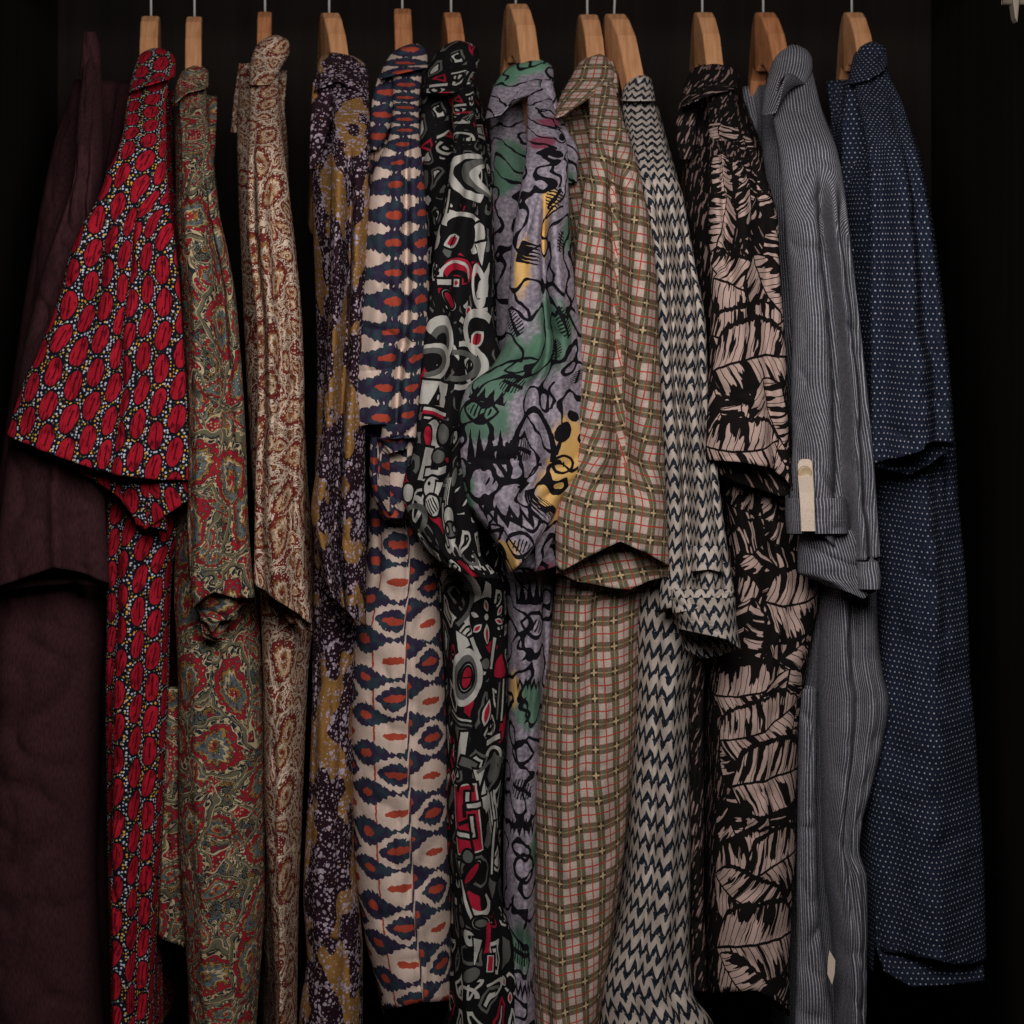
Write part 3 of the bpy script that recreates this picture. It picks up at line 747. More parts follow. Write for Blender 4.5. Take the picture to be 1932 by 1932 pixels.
# --- ikat
r = shirt_root(760, 1890, 'cream and indigo ikat shirt with orange eyelets')
ms = cloth('ikat_print_fine', pat_ikat(True), .22); mb = cloth('ikat_print', pat_ikat(False), .22)
sd = sleeve_depth(100)
sleeve(5, r, ms, [(98,742,798),(150,742,794),(200,742,789),(250,737,790),(333,704,799),(433,693,805),(550,684,809),(633,676,808),(700,670,798),(780,667,790),(840,668,784)], top=100,
       hem_f=[(667,808),(697,801),(730,800),(784,830)], hem_b=[(667,815),(697,830),(784,850)], folds=[(.64,.68,.2,1.1,-16,.07),(.80,.82,.2,1.1,8,.07),(.3,.3,.3,1.1,4,.14)], seed=51)
body(5, r, mb, [(170,715,795),(300,690,800),(600,684,800),(900,700,790),(1030,694,826),(1090,690,830),(1194,664,832),(1288,664,838),(1388,664,842),(1521,667,845),(1621,671,848),(1750,690,850),(1838,712,852),(1890,724,852)], 760,
     hem_f=[(724,1908),(790,1892),(845,1888),(854,1886)], hem_b=[(724,1915),(854,1893)], folds=[(.60,.60,.3,1.1,-5,.03),(.68,.68,.3,1.1,4,.05)], seed=52, seam=(.64,1.9,3.0), auto=1)
collar(r, ms, [(82,764,796),(96,744,805),(130,722,806),(147,716,806)], -.015, -.05, .028, hem_f=[(716,150),(750,140),(806,128)], sd=sd)
collar(r, ms, [(140,716,765),(190,703,752),(240,699,735),(282,700,716)], -.05, -.09, .014, 'collar_leaf', sd=sd)
flap(r, ms, [(800,722,785),(860,718,785),(930,712,776),(985,735,768)], [(800,-.235),(985,-.225)], .04, hem_f=[(700,900),(722,860),(785,842)], hem_b=[(712,930),(735,972),(757,984),(776,910)], seed=55, hem_from=.0, name='cuff')
flap(r, ms, [(825,700,724),(880,698,722),(930,704,735),(978,726,760)], [(825,-.205),(978,-.20)], .03, seed=56, name='cuff')
hanger(759, 16, 33, 765, sd, 'orange brown wooden hanger holding the indigo ikat shirt', M_wood2)

# --- black tribal print
def backed(S):                                           # dark outline behind each pale motif
    out = []
    for q in S:
        if q[6] != K and q[0] in ('ell', 'lens', 'tri', 'box') and not (q[6] == RE and q[0] in ('lens', 'box')):
            out.append((q[0], q[1], q[2], q[3] + 5, q[4] + 5, q[5], K, q[7]))
        out.append(q)
    return out
def tribal_sleeve(L):
    S = [('box',864,200,20,5,-10,WH,0),('box',872,215,22,4,-8,RE,0),('box',868,232,26,4,-6,WH,0),('tri',874,228,16,10,0,WH,0),('arc',872,262,34,26,4,WH,.14),
         ('box',870,330,34,60,4,K,0),('arc',905,330,48,78,-78,WH,.16),('arc',925,335,40,84,-80,GY,.16),('arc',940,340,34,80,-80,WH,.13),('box',866,408,42,6,16,WH,0),('box',846,385,4,28,4,WH,0),
         ('ell',872,436,60,34,12,K,0),('arc',880,430,56,24,12,WH,.16),('ell',898,450,22,30,20,WH,0),('ell',888,448,20,24,20,K,0),('lens',856,455,20,13,-24,WH,0),('lens',856,455,14,8,-24,RE,0),('box',856,455,2,12,30,K,0),
         ('tri',908,480,14,22,170,WH,0),('ell',868,530,44,46,0,K,0),('ell',866,512,40,24,10,RE,0),('arc',860,520,34,26,0,WH,.10),('arc',862,530,22,16,0,K,.3),('box',842,532,16,5,0,WH,0),('box',842,548,16,5,0,RE,0),('box',862,534,7,7,0,WH,0),('box',862,534,4,4,45,RE,0),
         ('ell',852,566,26,13,38,WH,0),('ell',852,566,20,8,38,RE,0),('ring',902,540,14,34,-14,WH,.25),('ell',884,588,7,7,0,RE,0),('ring',884,588,9,9,0,WH,.16),('box',872,604,6,5,30,WH,0),
         ('ell',838,640,44,50,0,K,0),('arc',838,640,34,36,40,WH,.26),('arc',838,644,22,24,40,GY,.3),('ell',905,630,40,44,20,K,0),('arc',905,630,36,44,-60,WH,.2),('lens',900,640,22,14,-40,WH,0),('lens',900,640,16,10,-40,RE,0),('box',900,640,2,12,20,K,0),
         ('arc',815,684,30,50,80,WH,.16),('arc',810,684,22,38,80,GY,.22),('arc',866,690,24,60,95,GY,.2),('arc',874,690,40,62,95,WH,.12),
         ('box',826,742,36,22,4,WH,0),('tri',828,744,17,20,0,K,0),('ell',828,750,4,5,0,WH,0),('tri',846,760,10,12,180,K,0),('box',826,776,32,3,8,WH,0),('box',824,784,30,6,8,RE,0),('box',824,793,30,2,8,WH,0),
         ('ell',818,826,26,34,-20,WH,0),('ell',810,824,9,20,-18,RE,0),('ell',836,820,16,24,-20,K,0),('ell',838,818,12,19,-20,GY,0),
         ('box',806,876,14,30,0,WH,0),('box',824,890,26,7,-8,WH,0),('box',824,868,10,18,-5,K,0),('ell',828,862,14,12,0,GY,0),('ell',860,900,9,21,0,K,0),('ell',860,900,7,18,0,GY,0),
         ('ell',816,920,18,20,0,WH,0),('ell',812,912,4,4,0,K,0),('tri',826,935,9,24,190,WH,0),('bars',842,930,9,28,0,WH,1.6),('ell',818,954,15,20,-30,WH,0),('bars',818,954,11,14,-30,K,2.0),
         ('box',838,990,3,40,2,WH,0),('ell',846,975,16,18,10,WH,0),('ell',850,998,24,16,-5,K,0),('ell',850,999,22,13,-5,GY,0),('ell',844,999,4,6,0,WH,0),('ell',858,998,4,6,0,WH,0),
         ('arc',776,962,20,36,60,WH,.18),('arc',784,980,22,40,60,GY,.2),('ell',770,930,14,16,0,WH,0),('arc',860,1045,12,18,0,WH,.25),('arc',888,1050,14,18,180,GY,.25),('bars',900,1072,20,5,8,WH,1.6)]
    S = backed(S)
    return cloth('tribal_print', tribal_print(px_shapes(L, S)), .24)
def tribal_body(L):
    S = [('arc',850,1070,40,24,30,WH,.2),('arc',856,1090,36,26,36,GY,.2),('ell',838,1058,18,8,40,WH,0),('arc',860,1130,50,60,50,WH,.12),('arc',852,1140,40,60,50,GY,.12),
         ('ell',918,1170,40,44,0,K,0),('lens',918,1143,13,7,80,WH,0),('lens',918,1143,9,3,80,RE,0),('lens',944,1152,12,6,-45,WH,0),('lens',944,1152,8,3,-45,RE,0),('lens',942,1172,13,6,24,WH,0),('lens',942,1172,9,3,24,RE,0),
         ('lens',902,1186,12,6,-40,WH,0),('lens',902,1186,8,3,-40,RE,0),('lens',919,1196,20,8,92,WH,0),('lens',919,1198,15,4,92,RE,0),('lens',897,1160,9,5,20,WH,0),('ell',918,1164,6,6,0,WH,0),
         ('tri',872,1206,18,20,-30,WH,0),('box',902,1232,5,30,-22,WH,0),('box',930,1232,5,30,20,WH,0),('ell',917,1252,10,10,0,GY,0),
         ('ell',882,1275,36,50,12,K,0),('ring',880,1278,32,48,14,WH,.16),('ring',880,1278,22,36,14,GY,.2),('ell',882,1278,14,26,14,WH,0),('ell',882,1278,9,20,14,RE,0),('box',882,1278,9,1.5,0,K,0),
         ('lens',920,1345,26,11,-74,WH,0),('lens',920,1345,20,7,-74,RE,0),('box',948,1320,3,40,6,WH,0),('box',940,1322,2,36,6,GY,0),('box',930,1395,22,5,-6,WH,0),('box',866,1362,34,3,14,GY,0),('box',866,1354,32,2,14,WH,0),
         ('box',852,1395,5,7,0,RE,0),('box',856,1420,5,7,0,RE,0),('box',874,1415,8,34,6,WH,0),('box',886,1440,18,8,20,GY,0),('arc',930,1425,24,16,20,WH,.2),('tri',905,1470,12,18,180,WH,0),('arc',918,1470,26,50,60,GY,.14),('box',858,1466,10,10,40,WH,0),('box',858,1466,6,6,40,RE,0),
         ('box',882,1545,28,66,-8,WH,0),('box',882,1545,25,63,-8,RE,0),('arc',880,1490,15,16,0,K,.25),('box',884,1510,4,16,0,WH,0),('box',896,1520,14,4,-10,WH,0),('box',880,1550,14,4,-20,K,0),('box',894,1560,3,20,-8,WH,0),('box',876,1575,14,4,10,WH,0),('box',892,1590,3,20,-8,K,0),('box',878,1530,4,12,-5,K,0),
         ('bars',930,1530,14,40,-14,WH,1.7),('tri',915,1485,8,14,0,WH,0),('ell',885,1616,10,12,0,GY,0),('ell',892,1648,10,30,38,WH,0),('ell',892,1648,6,24,38,RE,0),('box',930,1600,3,50,8,WH,0),
         ('arc',904,1700,30,24,200,WH,.2),('box',880,1700,3,40,-12,WH,0),('ell',874,1738,10,12,0,GY,0),('box',862,1700,6,6,0,WH,0),('ell',910,1742,18,12,-10,WH,0),('ell',910,1742,12,7,-10,GY,0),
         ('ell',886,1770,12,16,-20,WH,0),('ell',888,1768,3,4,0,K,0),('box',922,1770,5,30,12,RE,0),('tri',900,1800,8,30,190,WH,0),('box',926,1818,7,16,5,WH,0),('box',926,1818,5,14,5,RE,0),
         ('ell',890,1840,20,12,-30,GY,0),('arc',880,1880,24,16,0,WH,.2),('lens',950,1850,12,6,70,WH,0),('lens',950,1850,9,3,70,RE,0),('lens',975,1856,10,5,-60,WH,0),('lens',962,1882,12,5,90,WH,0),('lens',962,1882,9,3,90,RE,0),('arc',930,1868,12,30,70,WH,.2)]
    S = backed(S)
    return cloth('tribal_print_low', tribal_print(px_shapes(L, S)), .24)
r = shirt_root(900, 2000, 'black shirt with white, grey and red tribal motifs beside the ikat shirt')
sd = sleeve_depth(112)
Ls, ms = sleeve(6, r, tribal_sleeve, [(130,846,900),(183,856,894),(260,856,902),(317,850,914),(383,840,927),(450,824,929),(533,813,930),(600,804,932),(677,795,945),(770,790,930),(870,778,905),(950,760,900),(1020,780,905),(1070,810,945)], top=112,
       hem_f=[(757,975),(790,1030),(840,1066),(900,1090),(945,1092)], hem_b=[(757,985),(860,1085),(945,1100)], folds=[(.72,.62,.2,1.1,-14,.09),(.45,.45,.4,1.1,6,.08)], seed=61, nu=80, dy=-.004)
Lb, mb = body(6, r, tribal_body, [(160,800,900),(300,795,925),(700,790,940),(1000,795,950),(1090,820,954),(1194,834,956),(1288,841,958),(1388,843,956),(1488,843,947),(1588,843,944),(1688,853,946),(1788,850,975),(1932,845,985),(2040,845,990)], 850, seed=62,
      folds=[(.2,.3,.4,1.1,6,.08),(.85,.8,.4,1.1,-8,.1)])
collar(r, ms, [(76,846,880),(86,834,900),(110,816,904),(145,803,890),(175,800,870)], -.01, -.06, .03, sd=sd)
collar(r, ms, [(150,800,860),(220,795,852),(300,792,845),(350,792,835)], -.04, -.08, .02, 'collar_leaf', auto=3, sd=sd)
hanger(851, 23, 32, 880, sd, 'orange brown wooden hanger holding the black tribal print shirt', M_wood2)

# --- brushwork print
def brush_sleeve(L):
    B = [(1040,640,7,8,LG),(960,700,8,7,LG),(905,790,6,4,LG),(880,930,3,5,LG),(1060,610,4,4,LG),(1075,420,4,5,LG),(1040,230,3,2.2,LP),(1020,270,3,3,LP),(1030,430,1.8,6,LY),(985,500,2.0,5,LY),(1075,840,4,5,LY),(1045,930,4.5,6,LY),(960,1050,4,3,LY),(1085,880,3,4,LY),(1010,160,4,2.5,LG),(1035,380,2.5,2.5,LY)]
    blots = []
    for (px, py, a, b, c) in B:
        cu, cv = uv_at(L, px, py); blots.append((cu, cv, a*.58, b*.62, c))
    S = [('comb',1046,375,20,24,100,BK,3.5),('comb',1055,455,20,16,100,BK,3.5),('ell',1048,290,22,14,30,BK,0),('ell',1060,260,12,18,20,BK,0),('wave',1030,210,26,10,20,BK,5),('wave',1050,330,28,10,60,BK,4),
         ('wave',1042,400,30,6,-20,BK,3),('spikes',1005,480,20,34,100,BK,3),('ell',1022,540,16,12,60,BK,0),('wave',1040,510,24,12,80,BK,4),('wave',985,575,30,8,60,BK,3),('wave',1070,590,30,10,-10,BK,4),
         ('comb',1062,608,30,18,60,BK,4.5),('comb',968,610,26,18,50,BK,4.5),('wave',1070,560,20,14,90,BK,3),('lensring',985,690,30,14,-20,BK,.12),('comb',1048,660,20,18,60,BK,4),('comb',965,725,24,16,10,BK,4),
         ('lensring',905,775,36,22,4,BK,.11),('lensbars',905,775,30,16,4,BK,3.2),('spikes',920,745,40,14,10,BK,2.2),('wave',1040,745,26,9,80,BK,4),('comb',1088,710,14,22,70,BK,3),('ell',1080,785,16,10,20,BK,0),('ell',1062,815,22,16,-40,BK,0),
         ('arc',1005,845,56,70,4,BK,.09),('comb',985,848,34,20,8,BK,5.0),('ring',1062,876,20,16,0,BK,.16),('ell',1062,876,2,5,0,BK,0),('ell',1050,872,2,4,0,BK,0),('spikes',915,840,40,34,0,BK,2.0),
         ('lensring',912,905,46,42,-2,BK,.10),('ell',922,908,2.5,8,10,BK,0),('ell',934,906,2.5,8,10,BK,0),('box',960,890,4,26,-8,BK,0),('tri',985,920,24,14,200,BK,0),('wave',1000,895,40,8,150,BK,3),
         ('zig',965,975,56,24,4,BK,2.4),('spikes',1015,960,16,34,170,BK,2),('comb',1035,960,16,30,150,BK,3),('lensring',980,1028,34,22,4,BK,.12),('lensbars',982,1030,26,16,4,BK,3),('wave',935,1000,16,30,60,BK,4),('wave',1015,1050,20,20,100,BK,5)]
    return cloth('brush_print', brush_print(px_shapes(L, S), blots), .24)
def brush_body(L):
    blots = []
    for (px, py, a, b, c) in [(1000,1330,4,4,LG),(970,1300,2,3,LY),(1010,1600,3,4,LG),(960,300,4,6,LG),(945,340,3,4,LG),(985,1790,3,4,LG)]:
        cu, cv = uv_at(L, px, py); blots.append((cu, cv, a*.7, b*.7, c))
    S = [('spikes',1005,1115,40,26,0,BK,2.5),('lensring',1010,1180,34,24,10,BK,.12),('lensbars',1012,1182,26,16,10,BK,3),('ell',1000,1235,12,14,0,BK,0),('wave',985,1225,20,14,60,BK,4),('zig',1000,1290,34,14,0,BK,3),('wave',990,1340,24,14,70,BK,4),
         ('lensring',985,1420,30,22,0,BK,.14),('comb',985,1490,26,20,10,BK,4),('zig',985,1560,36,20,0,BK,3),('ring',990,1640,26,26,0,BK,.14),('wave',980,1720,30,20,40,BK,4),('comb',985,1800,26,22,0,BK,4),('zig',990,1870,36,20,0,BK,3)]
    return cloth('brush_print_low', brush_print(px_shapes(L, S), blots), .24)
r = shirt_root(1000, 2000, 'lilac, green and yellow shirt with black brush strokes and eyes')
sd = sleeve_depth(126)
Ls, ms = sleeve(7, r, brush_sleeve, [(150,994,1036),(200,996,1044),(283,994,1070),(367,981,1072),(467,966,1077),(567,960,1087),(640,954,1098),(690,930,1102),(734,880,1102),(787,867,1103),(877,871,1101),(944,882,1062),(1011,934,1042),(1070,962,1010)], top=126, dy=-.022,
       hem_f=[(862,1020),(930,1020),(965,1080),(1000,1044),(1046,960),(1103,880)], hem_b=[(862,1020),(964,1084),(1010,1078),(1052,1066),(1103,1000)], hem_from=.8, folds=[(.50,.62,.2,.95,-20,.07),(.70,.80,.2,.8,10,.08),(.2,.35,.5,1.1,6,.12)], seed=71, nu=96, nv=170)
flap(r, ms, [(880,1000,1098),(960,1000,1072),(1040,985,1060),(1075,966,1052)], [(880,-.215),(1075,-.205)], .02, seed=74, name='cuff', hem_f=[(960,1080),(1010,1079),(1052,1068)])
Lb, mb = body(7, r, brush_body, [(160,930,1030),(250,925,1040),(450,925,1050),(900,930,1060),(1094,952,1045),(1211,957,1040),(1388,955,1030),(1600,950,1022),(1932,950,1018),(2040,950,1018)], 985, seed=72, dy=.02, folds=[(.3,.35,.1,.5,-14,.10),(.6,.6,.5,1.1,5,.08)])
mcol = cloth('brush_print_collar', brush_print([('wave',-1,1.5,1.6,.5,40,BK,5),('wave',1,.8,1.4,.5,70,BK,4),('wave',-2.5,4,1.2,.5,60,BK,4)], [(0, 1.5, 3.5, 3.0, (98, 146, 118)), (-2.5, 4.5, 2.5, 2.5, (98, 146, 118))]), .24)
collar(r, mcol, [(110,990,1030),(122,966,1042),(150,940,1044),(180,926,1036),(213,916,985)], -.02, -.075, .03, hem_f=[(916,224),(946,216),(984,168),(1004,152),(1028,152),(1044,178)], sd=sd)
collar(r, mb, [(150,1020,1040),(230,1022,1062),(290,1040,1090),(345,1060,1088)], -.085, -.13, .018, 'collar_leaf', sd=sd)
hanger(973, 7, 36, 1030, sd, 'tallest wooden hanger, holding the lilac and green brushwork shirt', M_wood)

# --- plaid
r = shirt_root(1110, 2000, 'cream, green and red plaid shirt with small cross flowers')
m = cloth('plaid', pat_plaid, .22)
sd = sleeve_depth(114)
sleeve(8, r, m, [(135,1108,1152),(167,1110,1160),(233,1113,1177),(300,1112,1199),(367,1100,1214),(433,1090,1228),(533,1084,1238),(633,1082,1242),(744,1076,1246),(850,1066,1252),(950,1048,1256),(1050,1050,1262)], top=114, dy=-.012,
       hem_f=[(1046,1066),(1061,1076),(1111,1048),(1167,1021),(1211,1041),(1262,1068)], hem_b=[(1046,1080),(1090,1106),(1161,1119),(1191,1121),(1262,1090)], hem_from=.75,
       folds=[(.48,.60,.12,.92,-36,.13),(.24,.26,.2,1.1,7,.14),(.84,.86,.2,1.1,8,.09)], seed=81, nu=112, auto=0, rot=-9)
body(8, r, m, [(170,1060,1160),(300,1050,1190),(600,1060,1220),(900,1060,1230),(1070,1050,1240),(1150,1044,1212),(1244,1034,1204),(1321,1024,1202),(1388,1017,1198),(1471,1009,1190),(1621,1008,1176),(1721,1006,1162),(1850,1007,1142),(1932,1011,1130),(2040,1015,1120)], 1105, seed=82, rot=7,
     folds=[(.66,.80,.1,.55,-14,.09),(.3,.35,.4,1.1,5,.12)])
collar(r, m, [(100,1118,1146),(112,1098,1152),(145,1078,1158),(187,1056,1112),(222,1043,1066)], -.02, -.07, .022, hem_f=[(1043,224),(1068,216),(1100,165),(1116,136),(1138,130),(1158,156)], sd=sd)
collar(r, m, [(115,1138,1156),(150,1140,1166),(175,1146,1166)], -.03, -.06, .02, 'collar_leaf', sd=sd)
hanger(1108, 27, 34, 1150, sd, 'pale wooden hanger holding the plaid shirt', M_wood)

# --- zigzag
r = shirt_root(1230, 2000, 'off white shirt with dark zigzag rows and a curled cuff')
m = cloth('zigzag_print', pat_zig, .24)
sd = sleeve_depth(150)
sleeve(9, r, m, [(150,1176,1222),(190,1174,1232),(233,1180,1245),(317,1196,1268),(367,1206,1287),(427,1214,1298),(500,1228,1311),(617,1236,1331),(744,1238,1336),(844,1244,1348),(944,1252,1358),(1044,1250,1371),(1130,1242,1384)], top=150, dy=.012,
       hem_f=[(1240,1152),(1267,1145),(1330,1130),(1367,1118),(1386,1112)], hem_b=[(1240,1165),(1386,1130)], folds=[(.38,.40,.15,1.1,-24,.10),(.62,.62,.2,1.1,9,.10),(.85,.88,.2,1.1,-9,.06)], seed=91, nu=88)
body(9, r, m, [(200,1160,1240),(400,1180,1290),(800,1200,1330),(1060,1200,1350),(1144,1196,1330),(1244,1198,1310),(1321,1199,1298),(1488,1190,1300),(1621,1186,1302),(1755,1164,1300),(1871,1135,1306),(1932,1132,1345),(2040,1130,1360)], 1165, seed=92, uvs=(.80,.74),
     folds=[(.35,.30,.45,1.1,-9,.06),(.6,.55,.5,1.1,8,.1),(.85,.7,.5,1.1,-6,.08)], wrinkle=.003)
collar(r, m, [(140,1196,1222),(152,1182,1228),(190,1172,1236)], -.03, -.07, .024, sd=sd)
flap(r, m, [(1128,1262,1386),(1160,1270,1388),(1215,1281,1397)], [(1128,-.222),(1215,-.215)], .085, hem_f=[(1281,1187),(1310,1194),(1361,1206),(1397,1228)], hem_b=[(1281,1190),(1300,1240),(1336,1264),(1370,1254),(1397,1228)], seed=95, hem_from=.1)
flap(r, m, [(1030,1304,1364),(1060,1306,1362),(1080,1306,1362)], [(1030,-.232),(1080,-.240)], .035, hem_f=[(1306,1078),(1335,1074),(1362,1080)], hem_b=[(1306,1095),(1335,1112),(1362,1112)], seed=96, name='cuff')
flap(r, m, [(1112,1266,1384),(1135,1268,1384),(1150,1270,1382)], [(1112,-.228),(1150,-.236)], .05, hem_f=[(1266,1158),(1320,1146),(1384,1122)], seed=97, name='cuff', hem_from=0)
hanger(1158, 26, 34, 1212, sd, 'leaning wooden hanger close beside the plaid shirt hanger, holding the zigzag shirt', M_wood, lean=-.06)

# --- banana leaf
def leaf_sleeve(L):
    S = [(1360,250,40,60,100,.2,.45),(1405,270,40,40,70,.2,.5),(1365,330,70,46,95,.15,.42),(1410,330,60,40,60,.2,.5),(1420,400,70,60,80,.2,.5),(1365,430,60,60,110,.2,.42),(1450,420,60,50,60,.2,.5),
         (1425,480,70,60,-60,.2,.52),(1360,510,50,50,20,.2,.46),(1395,560,80,70,24,-.2,.44),(1450,545,70,60,60,.2,.42),(1410,620,84,66,-10,.22,.42),(1420,690,90,84,-8,-.22,.42),
         (1370,790,60,56,60,.2,.5),(1455,780,70,56,64,.2,.46),(1400,840,84,66,-4,.2,.42),(1475,860,60,50,60,.2,.5),(1430,760,36,40,30,.2,.5)]
    return leaf_mat(L, S, 'leaf_print')
def leaf_mat(L, S, name):
    out = []
    for (px, py, l, w, a, bd, th) in S:
        cu, cv = uv_at(L, px, py); out.append((cu, cv, l*S2CM*1.05, w*S2CM*.86, a, bd, .40 if th < .47 else .57))
    out.sort(key=lambda q: -q[6])
    return cloth(name, leaf_print(out), .22)
def leaf_body(L):
    S = [(1410,960,70,60,10,.2,.5),(1470,970,70,60,70,.2,.52),(1400,1040,80,70,-30,.2,.54),(1480,1030,70,60,20,.2,.54),(1430,1110,80,60,40,.2,.52),(1500,1120,80,84,-10,.25,.42),(1400,1200,70,60,80,.2,.5),(1480,1220,70,60,-40,.2,.5),
         (1400,1300,90,70,-16,.2,.43),(1480,1330,70,70,80,.2,.46),(1420,1370,100,70,-24,.22,.44),(1390,1440,60,60,90,.2,.5),(1450,1480,100,84,-6,-.22,.42),(1380,1560,60,60,60,.2,.5),(1450,1560,80,70,70,.2,.5),
         (1400,1630,90,80,-30,.2,.46),(1460,1640,80,80,-14,-.2,.42),(1400,1700,90,70,20,.2,.46),(1470,1720,70,70,60,.2,.5),(1430,1795,110,90,-6,-.2,.42),(1390,1860,70,60,40,.2,.46),(1470,1880,70,60,30,.2,.5)]
    return leaf_mat(L, S, 'leaf_print_low')
r = shirt_root(1420, 1890, 'black shirt with large pale banana leaves')
sd = sleeve_depth(126)
Ls, ms = sleeve(10, r, leaf_sleeve, [(140,1340,1372),(180,1338,1386),(217,1338,1398),(300,1338,1431),(367,1338,1455),(433,1338,1468),(533,1342,1471),(633,1341,1481),(744,1337,1486),(811,1334,1489),(880,1330,1498)], top=126,
       hem_f=[(1328,867),(1385,871),(1451,882),(1480,905),(1500,936)], hem_b=[(1328,880),(1400,920),(1500,945)], folds=[(.22,.24,.1,.6,-18,.08),(.5,.45,.15,.6,8,.09),(.8,.78,.1,1.1,-14,.09)], seed=101, nu=88)
Lb, mb = body(10, r, leaf_body, [(180,1285,1400),(300,1290,1440),(600,1310,1480),(880,1345,1495),(1010,1372,1512),(1110,1376,1546),(1177,1362,1536),(1260,1341,1522),(1371,1341,1506),(1455,1345,1502),(1600,1340,1499),(1755,1338,1490),(1830,1338,1488),(1890,1340,1488)], 1330, low=-.17, seed=102,
      hem_f=[(1338,1873),(1415,1868),(1450,1886),(1490,1912)], hem_b=[(1338,1880),(1490,1918)], folds=[(.75,.85,.35,.6,-6,.08)])
flap(r, mb, [(1200,1296,1330),(1400,1302,1326),(1700,1302,1328),(1870,1306,1334)], [(1200,-.13),(1870,-.13)], .025, seed=105, name='front_placket', nv=110)
collar(r, ms, [(118,1326,1362),(128,1308,1384),(150,1296,1394),(175,1288,1392),(198,1284,1330)], -.02, -.075, .026, hem_f=[(1284,202),(1318,186),(1340,146),(1362,138),(1394,176)], sd=sd)
collar(r, ms, [(190,1284,1316),(240,1276,1312),(300,1282,1310)], -.06, -.09, .014, 'collar_leaf', sd=sd)
hanger(1325, 23, 32, 1368, sd, 'pale wooden hanger holding the banana leaf shirt', M_wood)

# --- grey pinstripe
r = shirt_root(1580, 2000, 'grey pinstriped shirt with rolled up sleeve and white button tab')
m = cloth('grey_pinstripe', pat_pin, .2)
sd = sleeve_depth(100)
sleeve(11, r, m, [(100,1466,1526),(133,1458,1532),(217,1460,1552),(283,1470,1578),(350,1476,1591),(417,1482,1599),(467,1486,1604),(533,1492,1612),(600,1496,1620),(744,1494,1636),(844,1496,1646),(944,1492,1654),(1030,1490,1660)], top=100,
       hem_f=[(1488,1000),(1540,1010),(1600,1060),(1660,1050)], hem_b=[(1488,1010),(1660,1060)], folds=[(.26,.24,.3,1.1,8,.18),(.62,.58,.22,1.1,-40,.11),(.76,.76,.25,1.1,14,.05),(.90,.90,.25,1.1,-22,.07)], seed=111, nu=120, auto=0)
body(11, r, m, [(160,1436,1530),(300,1440,1580),(600,1450,1620),(900,1490,1650),(1100,1540,1650),(1180,1546,1652),(1277,1542,1664),(1321,1544,1674),(1421,1548,1658),(1488,1549,1640),(1555,1550,1622),(1605,1552,1616),(1655,1555,1631),(1721,1564,1632),(1788,1570,1631),(1932,1574,1629),(2040,1574,1629)], 1445, seed=112,
     folds=[(.3,.4,.4,1.1,7,.14),(.75,.7,.5,1.1,-6,.08)])
flap(r, m, [(1300,1508,1540),(1500,1506,1538),(1700,1504,1542),(1850,1504,1560),(1935,1500,1570),(2030,1495,1572)], [(1300,-.13),(2030,-.135)], .03, seed=114, name='front_placket', nv=100)
collar(r, m, [(84,1480,1516),(96,1468,1528),(125,1456,1532),(170,1444,1514),(210,1437,1480)], -.01, -.06, .034, hem_f=[(1437,218),(1458,212),(1474,152),(1492,126),(1516,120),(1532,140)], sd=sd)
flap(r, m, [(940,1484,1594),(970,1483,1598),(1007,1486,1598)], [(940,-.236),(1007,-.236)], .075, seed=115, name='rolled_cuff', wrinkle=.003)
flap(r, m, [(1000,1512,1610),(1040,1506,1640),(1080,1506,1655),(1127,1560,1650)], [(1000,-.215),(1127,-.21)], .06, seed=116, name='rolled_cuff', wrinkle=.007, auto=4, hem_f=[(1506,1090),(1560,1105),(1620,1130),(1655,1108)])
flap(r, m, [(1060,1618,1656),(1090,1616,1660),(1112,1618,1658)], [(1060,-.235),(1112,-.235)], .04, seed=117, name='rolled_cuff', wrinkle=.004)
# tab, button, care label
Yt = -.279
tv = []
tabrows = [(866,1513,1526),(869,1508,1531),(876,1505,1533),(892,1505,1534),(930,1508,1536),(960,1510,1537),(1002,1512,1538)]
Yr = [-.258,-.259,-.260,-.261,-.284,-.286,-.286]
for (py, a, b), Y in zip(tabrows, Yr):
    tv += [P(a, py, Y), P(b, py, Y), P(b, py, Y+.02), P(a, py, Y+.02)]
tf = []
for k in range(len(tabrows)-1):
    for c in range(4): tf.append((k*4+c, k*4+(c+1) % 4, k*4+4+(c+1) % 4, k*4+4+c))
tf += [(0,1,2,3), tuple(len(tv)-4+c for c in (3,2,1,0))]
tab = quads('button_tab', tv, tf, M_white, r, .0006)
bc = P(1518.5, 892, -.2630); V = []; F = []; nb = 24
for (rr, y) in ((.0, -.0012), (.0034, -.0010), (.0046, -.0022), (.0058, -.0020), (.0062, -.0008), (.0062, .0010)):
    for k in range(nb):
        t = 2*math.pi*k/nb; V.append((bc[0]+rr*math.cos(t), bc[1]+y, bc[2]+rr*math.sin(t)))
for i in range(5):
    for k in range(nb): F.append((i*nb+k, i*nb+(k+1) % nb, (i+1)*nb+(k+1) % nb, (i+1)*nb+k))
btn = quads('button', V, F, M_button, r, 0, True)
tube('button_thread', [(bc[0]-.0002, bc[1]-.0016, bc[2]+.0018), (bc[0]+.0002, bc[1]-.0019, bc[2]), (bc[0]-.0001, bc[1]-.0016, bc[2]-.0018)], .0005, M_thread, btn, 6)
Yl = -.19
lv = [P(1565,1793,Yl),P(1576,1812,Yl),P(1575,1835,Yl),P(1570,1858,Yl),P(1561,1838,Yl),P(1562,1812,Yl)]
lv2 = [v + np.array([0, .0012, 0]) for v in lv]
quads('care_label', lv + lv2, [(0,5,4,3,2,1), (6,7,8,9,10,11)] + [(k, (k+1) % 6, 6+(k+1) % 6, 6+k) for k in range(6)], M_white, r)
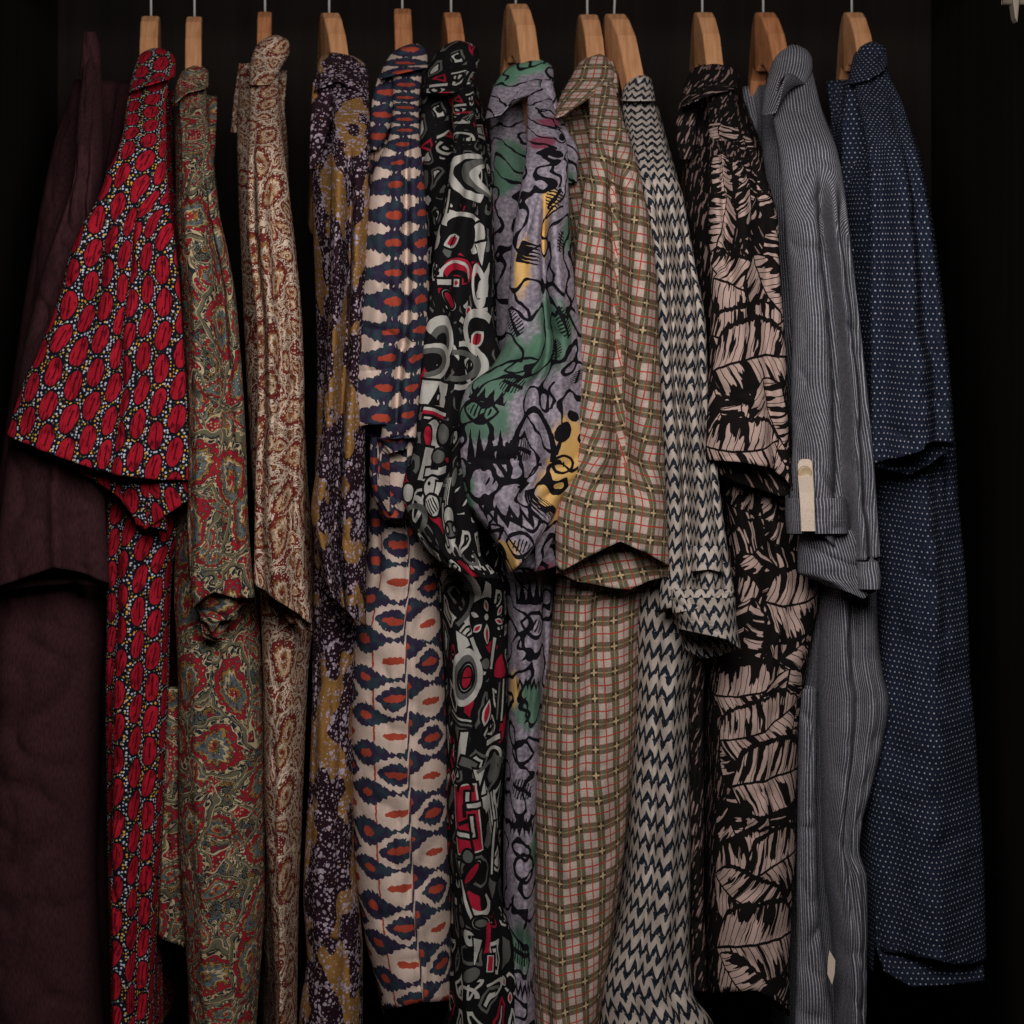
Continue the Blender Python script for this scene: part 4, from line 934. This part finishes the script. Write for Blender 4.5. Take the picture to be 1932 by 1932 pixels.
for k, (px, py) in enumerate(((1566,1818),(1571,1819),(1567,1826),(1571,1827))):
    box('label_mark', P(px, py+3, Yl-.0009), P(px+3, py, Yl+.0002), M_print, bpy.data.objects['care_label'])
hanger(1440, 23, 32, 1498, sd, 'brown wooden hanger left of the grey pinstriped collar', M_wood2)

# --- navy dotted
r = shirt_root(1750, 1880, 'navy shirt with small white dots at the far right')
m = cloth('navy_dots', pat_dots, .25)
sd = sleeve_depth(96)
sleeve(12, r, m, [(92,1618,1668),(133,1612,1674),(193,1620,1701),(250,1632,1718),(317,1640,1736),(400,1642,1751),(500,1642,1765),(600,1643,1778),(700,1644,1788),(780,1644,1794),(850,1644,1798)], top=96,
       hem_f=[(1644,874),(1690,862),(1724,850),(1733,836),(1775,833),(1800,838)], hem_b=[(1644,880),(1730,905),(1800,850)], folds=[(.5,.55,.25,1.1,10,.16),(.14,.14,.15,1.1,-22,.12),(.85,.8,.3,1.1,-8,.09)], seed=121, nu=88)
body(12, r, m, [(150,1590,1680),(300,1592,1735),(600,1610,1780),(850,1640,1800),(950,1650,1806),(1110,1654,1821),(1277,1658,1828),(1388,1642,1838),(1488,1634,1844),(1588,1634,1851),(1700,1638,1856),(1830,1648,1858)], 1600, low=-.165, seed=122,
     hem_f=[(1634,1782),(1660,1795),(1720,1806),(1775,1820),(1858,1816)], hem_b=[(1634,1830),(1715,1864),(1858,1852)], folds=[(.5,.45,.3,1.1,6,.16),(.15,.2,.3,1.1,-10,.1)])
flap(r, m, [(1700,1650,1852),(1790,1655,1854),(1850,1668,1856)], [(1700,-.13),(1850,-.13)], .02, hem_f=[(1650,1822),(1715,1862),(1780,1858),(1856,1850)], seed=124, name='back_hem')
collar(r, m, [(78,1630,1656),(90,1618,1670),(120,1608,1674),(150,1602,1668)], -.01, -.05, .032, hem_f=[(1600,160),(1630,150),(1674,128)], sd=sd)
collar(r, m, [(140,1603,1640),(220,1590,1645),(330,1588,1640),(480,1600,1645)], -.05, -.12, .02, 'collar_leaf', sd=sd)
hanger(1607, 23, 32, 1672, sd, 'wooden hanger of the navy dotted shirt, rightmost on the rail', M_wood)
